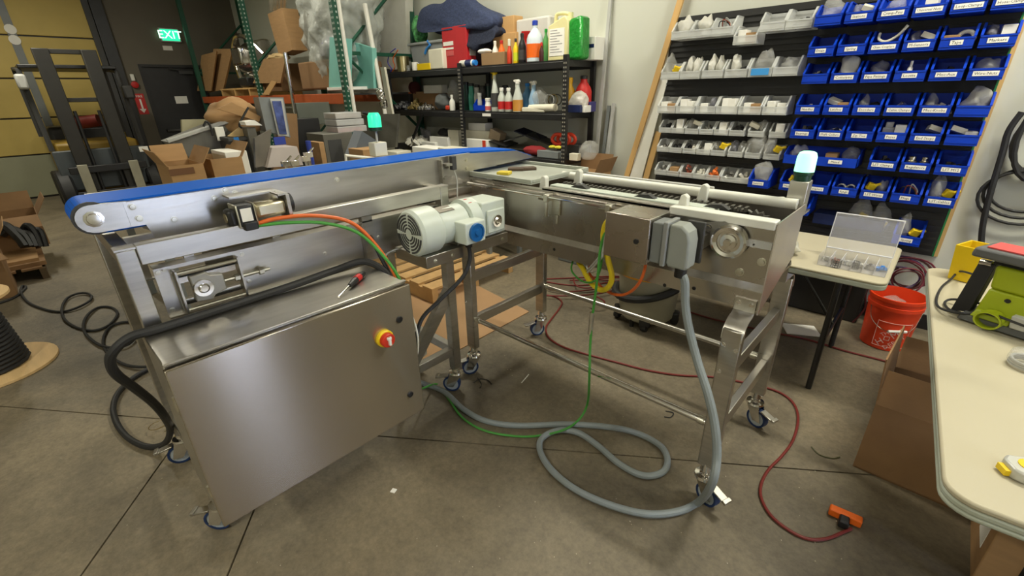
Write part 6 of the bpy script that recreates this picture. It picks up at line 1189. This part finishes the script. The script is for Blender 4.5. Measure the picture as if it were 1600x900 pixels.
# carton by the shelving right end
oc = thing('open_carton', 'small open carton at the right foot of the shelving', 'carton', (-2.45, 3.75, .62)); q0 = YP(920, 262, 3.65); q1 = YP(968, 272, 3.65)
MB().box(-2.72, -2.36, 3.62, 3.92, .70, .92).build('body', CARD, oc, .003); MB().sheet([(-2.72, 3.62, .92), (-2.52, 3.62, .92), (-2.58, 3.45, .97), (-2.76, 3.45, .97)], .004).build('flap', CARD, oc); MB().sheet([(-2.36, 3.62, .92), (-2.36, 3.92, .92), (-2.30, 3.92, 1.06), (-2.30, 3.62, 1.06)], .004).build('flap', CARD2, oc); MB().sheet([(-2.72, 3.92, .92), (-2.36, 3.92, .92), (-2.36, 3.95, 1.07), (-2.72, 3.95, 1.07)], .004).build('flap', CARD2, oc)
tag(box('carton_stand', GREY, -2.74, -2.34, 3.60, 3.94, 0, .70, bevel=.01), 'grey stand carrying the small open carton', 'stand')
# ================================================================ cables
def cable(name, m, r, pts, label, n=6, cat='cable', grp=None, sides=8):
    return tag(MB().tube(spline(pts, n), r, sides).build(name, m), label, cat, grp)
top = EZ1+.014
cable('power_cable', RUB, .015, [(-1.62, .985, .70), (-1.60, .975, .80), (-1.66, .955, .93), (-1.74, .90, top+.02), (-1.76, .78, top+.012), (-1.755, .62, top+.004), (-1.75, .45, top), (-1.74, .28, top), (-1.735, .15, top), XP(205, 526, -1.74), XP(180, 546, -1.75), XP(172, 564, -1.77), XP(182, 585, -1.80), XP(213, 608, -1.85), XP(240, 630, -1.93), XP(258, 652, -2.02), Z(266, 672, .22), Z(260, 690, .09), Z(244, 698, .03), Z(222, 696, .018), Z(198, 682, .018), Z(182, 660, .018), Z(177, 636, .018), Z(186, 612, .018), Z(210, 589, .018), Z(240, 573, .018)], 'thick black power cable draped over the enclosure and hanging to the floor', sides=10)
FC = .011
coil = [(-20, 479), (20, 466), (40, 450), (35, 447), (33, 458), (45, 473), (72, 484), (98, 487), (122, 480), (140, 470), (143, 463), (135, 458), (120, 459), (105, 466), (97, 480), (99, 496), (112, 508), (130, 515), (150, 516), (170, 508), (182, 495), (182, 486), (172, 480), (155, 480), (140, 489), (131, 503), (132, 518), (142, 530), (158, 540), (178, 543), (200, 538), (212, 526), (214, 512), (205, 504), (190, 504), (173, 510), (163, 524), (162, 540), (172, 556), (190, 568), (212, 573), (240, 572), (262, 566)]
cable('coiled_cable', RUB, .010, [Z(px, py, FC+.008*((i//8) % 2)) for i, (px, py) in enumerate(coil)], 'springy black cable looping across the floor at left', 5)
cable('grey_conduit', mat('conduit_grey', S(132, 140, 142), .5), .0155, [(jx1+.112, 1.555, 1.02), YP(1070, 440, 1.552), YP(1071, 475, 1.548), YP(1076, 510, 1.53), YP(1090, 565, 1.49), YP(1106, 615, 1.45), YP(1117, 665, 1.42), YP(1120, 715, 1.39), YP(1112, 757, 1.36), Z(1092, 784, .025), Z(1060, 799, .016), Z(1010, 803, .016), Z(950, 788, .016), Z(895, 762, .016), Z(858, 730, .016), Z(843, 700, .016), Z(850, 682, .02), Z(876, 672, .03), Z(905, 677, .03), Z(935, 697, .02), Z(968, 725, .016), Z(1005, 743, .016), Z(1035, 738, .016), Z(1043, 718, .016), Z(1030, 695, .016), Z(990, 675, .016), Z(940, 666, .05), Z(880, 663, .03), Z(810, 665, .016), Z(760, 658, .016), Z(725, 640, .016), Z(698, 615, .016), Z(675, 604, .016), Z(640, 598, .05), (-1.55, .80, .30)], 'grey flexible conduit from the plug snaking over the floor', sides=10)
GRN = mat('earth_green', S(70, 150, 60), .5)
gpts = [(jx0-.03, 1.57, 1.10), YP(945, 365, 1.57), YP(938, 390, 1.565), YP(934, 430, 1.56), YP(929, 470, 1.56), YP(925, 500, 1.56), YP(922, 545, 1.54), YP(921, 585, 1.5), Z(918, 630, .14), Z(905, 655, .06), Z(880, 672, .05), Z(840, 681, .012), Z(800, 681, .008), Z(755, 672, .008), Z(722, 652, .008), Z(700, 622, .008), Z(680, 600, .008), (-1.62, .85, .30)]
cable('green_cable', GRN, .006, gpts, 'thin green cable running from junction box to the floor and enclosure')
tag(MB().tube([YP(925, 488, 1.56), YP(922, 522, 1.555)], .011, 8).build('inline_connector', ZINC), 'ribbed metal connector on the green cable', 'connector')
cable('yellow_cable', mat('cable_yellow', S(222, 196, 30), .45), .0125, [(jx0-.02, 1.57, 1.19), YP(957, 338, 1.57), YP(946, 352, 1.575), YP(943, 375, 1.58), YP(950, 405, 1.60), YP(956, 432, 1.61), YP(951, 448, 1.62), YP(938, 453, 1.64), YP(922, 440, 1.68), YP(911, 420, 1.72), YP(905, 405, 1.78), (-1.14, 1.85, .92)], 'thick yellow cable drooping from the junction box', sides=10)
for i, z in enumerate((1.145, 1.10)): cable('grey_lead', LGREY, .005, [(jx0-.02, 1.57, z), YP(955, 356+18*i, 1.57), YP(946, 366+16*i, 1.57), YP(943, 385+8*i, 1.575), YP(938, 400+5*i, 1.58), YP(915, 422+4*i, 1.75), (-1.2, 1.9, .93)], ['upper', 'lower'][i] + ' thin grey lead leaving the junction box', grp='grey leads at the junction box')
cable('green_lead', GRN, .0045, [(-1.25, 1.85, .95), YP(893, 415, 1.72), YP(900, 432, 1.70), YP(915, 441, 1.66), YP(930, 438, 1.62), YP(938, 420, 1.60), YP(942, 395, 1.59)], 'short green lead looping below the conveyor ledge')
cable('orange_cable', mat('cable_orange', S(222, 104, 40), .5), .0065, [(-.77, 1.58, jz0-.02), YP(1008, 418, 1.585), YP(1000, 440, 1.60), YP(985, 456, 1.64), YP(968, 461, 1.67), YP(948, 455, 1.70), YP(932, 440, 1.76), YP(920, 420, 1.80), (-1.15, 1.88, .93)], 'orange cable drooping below the junction box')
cable('white_lead', WHT, .0045, [(-1.18, 1.86, .93), YP(917, 412, 1.74), YP(922, 424, 1.72), YP(932, 425, 1.70), YP(938, 415, 1.70)], 'white lead hanging behind the yellow cable')
# servo cables and bundle by the enclosure
ex = EX1-.05
cable('servo_cable', mat('cable_orange'), .0075, [(-1.772, .525, 1.225), (-1.75, .60, 1.235), (-1.72, .72, 1.225), (-1.68, .84, 1.18), (-1.64, .91, 1.08), (-1.60, .955, .95), (-1.58, .97, .80), (-1.58, .975, .65), (-1.57, .965, .50), (-1.57, .94, .44)], 'orange servo cable arching from the small motor to the enclosure')
cable('encoder_cable', GRN, .0065, [(-1.772, .525, 1.218), (-1.74, .62, 1.215), (-1.70, .74, 1.195), (-1.66, .85, 1.14), (-1.62, .92, 1.04), (-1.585, .965, .93), (-1.565, .985, .78), (-1.565, .985, .60), (-1.58, .96, .48), (-1.6, .93, .45)], 'green encoder cable running beside the orange servo cable')
cable('motor_cable', RUB, .0095, [(-1.53, 1.325, .985), (-1.53, 1.325, .92), (-1.54, 1.28, .84), (-1.56, 1.15, .76), (-1.57, 1.05, .70), (-1.565, 1.0, .60), (-1.565, .985, .50), (-1.60, .935, .46)], 'black cable from the white gear motor to the enclosure')
cable('black_lead', RUB, .009, [(LX, .99, 1.06), (LX+.03, .985, 1.06), (-1.76, .975, 1.03), (-1.68, .975, .93), (-1.60, .985, .80), (-1.575, .99, .66), (-1.58, .975, .52), (-1.60, .932, .50)], 'black lead with gland leaving the lower panel')
tag(MB().lathe([(.014, 0), (.016, .012), (.012, .02)], (LX, .99, 1.06), 'x', 14).build('cable_gland', BLK), 'black round cable gland on the lower panel', 'gland')
cable('white_lead', WHT, .004, [(-1.57, .99, .78), (-1.545, 1.0, .66), (-1.55, .985, .54), (-1.60, .932, .52)], 'white lead in the bundle beside the enclosure'); cable('cyan_lead', mat('cyan', S(80, 170, 190), .5), .004, [(-1.58, .985, .72), (-1.59, .99, .62), (-1.60, .96, .58), (-1.62, .932, .60)], 'cyan lead entering the enclosure side')
cable('grey_sensor_lead', LGREY, .004, [(-1.73, 1.10, 1.0), (-1.72, 1.0, .99), (-1.66, .985, .95), (-1.60, .985, .85)], 'grey lead from the fan cover to the bundle')
tag(MB().tube([(-1.582+.03*math.cos(a), .985+.02*math.sin(a), .70) for a in [2*math.pi*k/14 for k in range(14)]], .0025, 5, True).build('zip_tie', WHT), 'white zip tie around the cable bundle', 'zip tie')
# red extension cord
REDC = mat('cord_red', S(112, 34, 30), .5)
rc = [(1330, 826), (1312, 834), (1290, 842), (1262, 842), (1232, 828), (1205, 806), (1190, 780), (1189, 758), (1200, 735), (1222, 712), (1238, 690), (1246, 665), (1246, 645), (1238, 628), (1220, 614), (1195, 605), (1160, 597), (1115, 589), (1060, 586), (1010, 578), (960, 565), (915, 553), (880, 542), (858, 528), (853, 512), (862, 498), (874, 482), (878, 472), (868, 464), (850, 460)]
cable('extension_cord', REDC, .0065, [Z(px, py, .0075) for px, py in rc], 'dark red extension cord snaking across the concrete floor', 5)
loops = [[(850, 436), (900, 434), (950, 432), (990, 432), (960, 440), (900, 446), (852, 440)], [(850, 450), (880, 456), (930, 452), (980, 446), (950, 438), (890, 438)], [(852, 462), (900, 462), (950, 456), (1000, 440), (970, 434), (930, 436)], [(896, 436), (900, 446), (915, 450), (935, 448)], [(918, 470), (930, 476), (945, 472), (930, 462)]]
for i, l in enumerate(loops): cable('red_cord_loop', REDC, .0065, [Z(px, py, .0075+.012*i) for px, py in l], '%s loop of red cord piled behind the chain conveyor' % ORD[i], 5, 'cord', 'red cord loops')
cable('long_cord', REDC, .0065, [Z(px, py, .008) for px, py in ((1070, 485), (1120, 500), (1200, 518), (1260, 530), (1320, 548), (1375, 562), (1420, 575))], 'thin red cord running along the floor under the folding table', 5, 'cord')
# orange outlet block with plug
ob_ = thing('outlet_block', 'orange triple outlet block on the end of the red cord', 'outlet', tuple(Z(1320, 808, 0))); a, b = Z(1300, 797, .02), Z(1342, 815, .02); d = (b-a); ang = math.atan2(d.y, d.x); cc = (a+b)/2
MB().cb((cc.x, cc.y, .02), (d.length+.02, .036, .036), rot=ang).build('body', ORANGE, ob_, .006); q = Z(1318, 816, .02); MB().cb((q.x, q.y, .022), (.035, .045, .036), rot=ang).build('plug', BLK, ob_, .006)
# small things: screwdriver, zip tie offcuts, paper scrap
sd_ = thing('screwdriver', 'small screwdriver with black handle lying on the enclosure top', 'screwdriver', tuple(Z(550, 442, EZ1))); a, b, c_ = Z(529, 464, EZ1+.006), Z(546, 446, EZ1+.014), Z(568, 427, EZ1+.016)
MB().cyl(a, b, .0035, n=8).build('shaft', CHROME, sd_); MB().tube([b, b.lerp(c_, .25), b.lerp(c_, .8), c_], [.008, .013, .014, .010], 10).build('handle', BLK, sd_); MB().tube([b.lerp(c_, .45)+V((0, 0, .001)), b.lerp(c_, .7)+V((0, 0, .001))], [.0145, .0145], 10).build('grip_band', RED, sd_)
for i, (p3, m_) in enumerate((([(740, 598), (750, 592), (762, 594), (768, 600)], RUB), ([(746, 590), (752, 600), (750, 606)], RUB), ([(1040, 642), (1052, 645), (1048, 652), (1038, 651)], RUB), ([(1268, 698), (1280, 710), (1300, 716), (1312, 714)], mat('olive_wire', S(80, 80, 50), .6)), ([(815, 598), (822, 590), (826, 585)], PAPER))):
    cable('wire_offcut', m_, .003, [Z(px, py, .004) for px, py in p3], ['curved black zip tie offcut near the middle caster', 'short black zip tie offcut near the middle caster', 'hooked black wire offcut under the tie rod', 'olive wire offcut near the right carton', 'white twist tie on the floor'][i], 4, 'offcut', sides=5)
q = Z(615, 767, .002); tag(MB().cb((q.x, q.y, .003), (.022, .022, .004), rot=.4).build('paper_scrap', PAPER), 'small white square scrap on the floor before the enclosure', 'scrap')
q = Z(1002, 500, .03); tag(crumple((q.x, q.y, .02), .035, (1, 1, .55), PAPER, 'crumpled_tissue', 301, 10, 7, .3), 'crumpled white tissue on the floor by the vacuum', 'tissue')
rnd = random.Random(5); dbr = MB()
for i in range(160):
    px, py = rnd.uniform(20, 1330), rnd.uniform(480, 890); q = Z(px, py, .001); s_ = rnd.uniform(.002, .006); dbr.cb((q.x, q.y, .0015), (s_, s_*rnd.uniform(.4, 1), .002), rot=rnd.uniform(0, 3))
tag(dbr.build('floor_debris', mat('debris', S(170, 160, 140), .8, 0, .4, 200), None, smooth=False), 'pale specks of debris scattered over the concrete', 'debris', kind='stuff')
q = Z(252, 668, .005); cable('gold_wire', mat('brass_bits'), .002, [(q.x+.05*math.cos(a), q.y+.05*math.sin(a), .004+.003*k) for k, a in enumerate([.6*i for i in range(14)])], 'thin brass wire curl on the floor inside the black loop', 3, 'wire', sides=4)

# pads and scraps lying on the transfer conveyor
for i, (px, py, w_, m_, lb) in enumerate(((788, 270, .07, mat('sponge_yellow', S(214, 190, 60), .8), 'yellow pad lying on the tray under the belt nose'), (806, 264, .09, mat('brown_pad', S(82, 66, 52), .7), 'dark brown pad on the tray beside the yellow pad'), (826, 263, .08, mat('brown_pad'), 'second brown pad at the far side of the tray'))):
    q = Z(px, py, 1.236); tag(MB().cb((q.x, q.y, 1.236), (w_, .06, .016), rot=.4+.3*i).build('foam_pad', m_, None, .003), lb, 'pad')
q = Z(1150, 297, 1.176); q.y = min(q.y, TY1+.115); tag(MB().cb((q.x, q.y, 1.178), (.09, .06, .012), rot=.3).build('booklet', mat('booklet', S(150, 120, 40), .5, 0, .6, 30)), 'black and yellow packet on the far ledge of the chain conveyor', 'packet')
q = Z(1220, 312, 1.176); tag(MB().cb((q.x, q.y, 1.180), (.03, .02, .016), rot=.6).build('white_clip', WHT, None, .003), 'small white clip on the ledge beside the beacon bracket', 'clip')
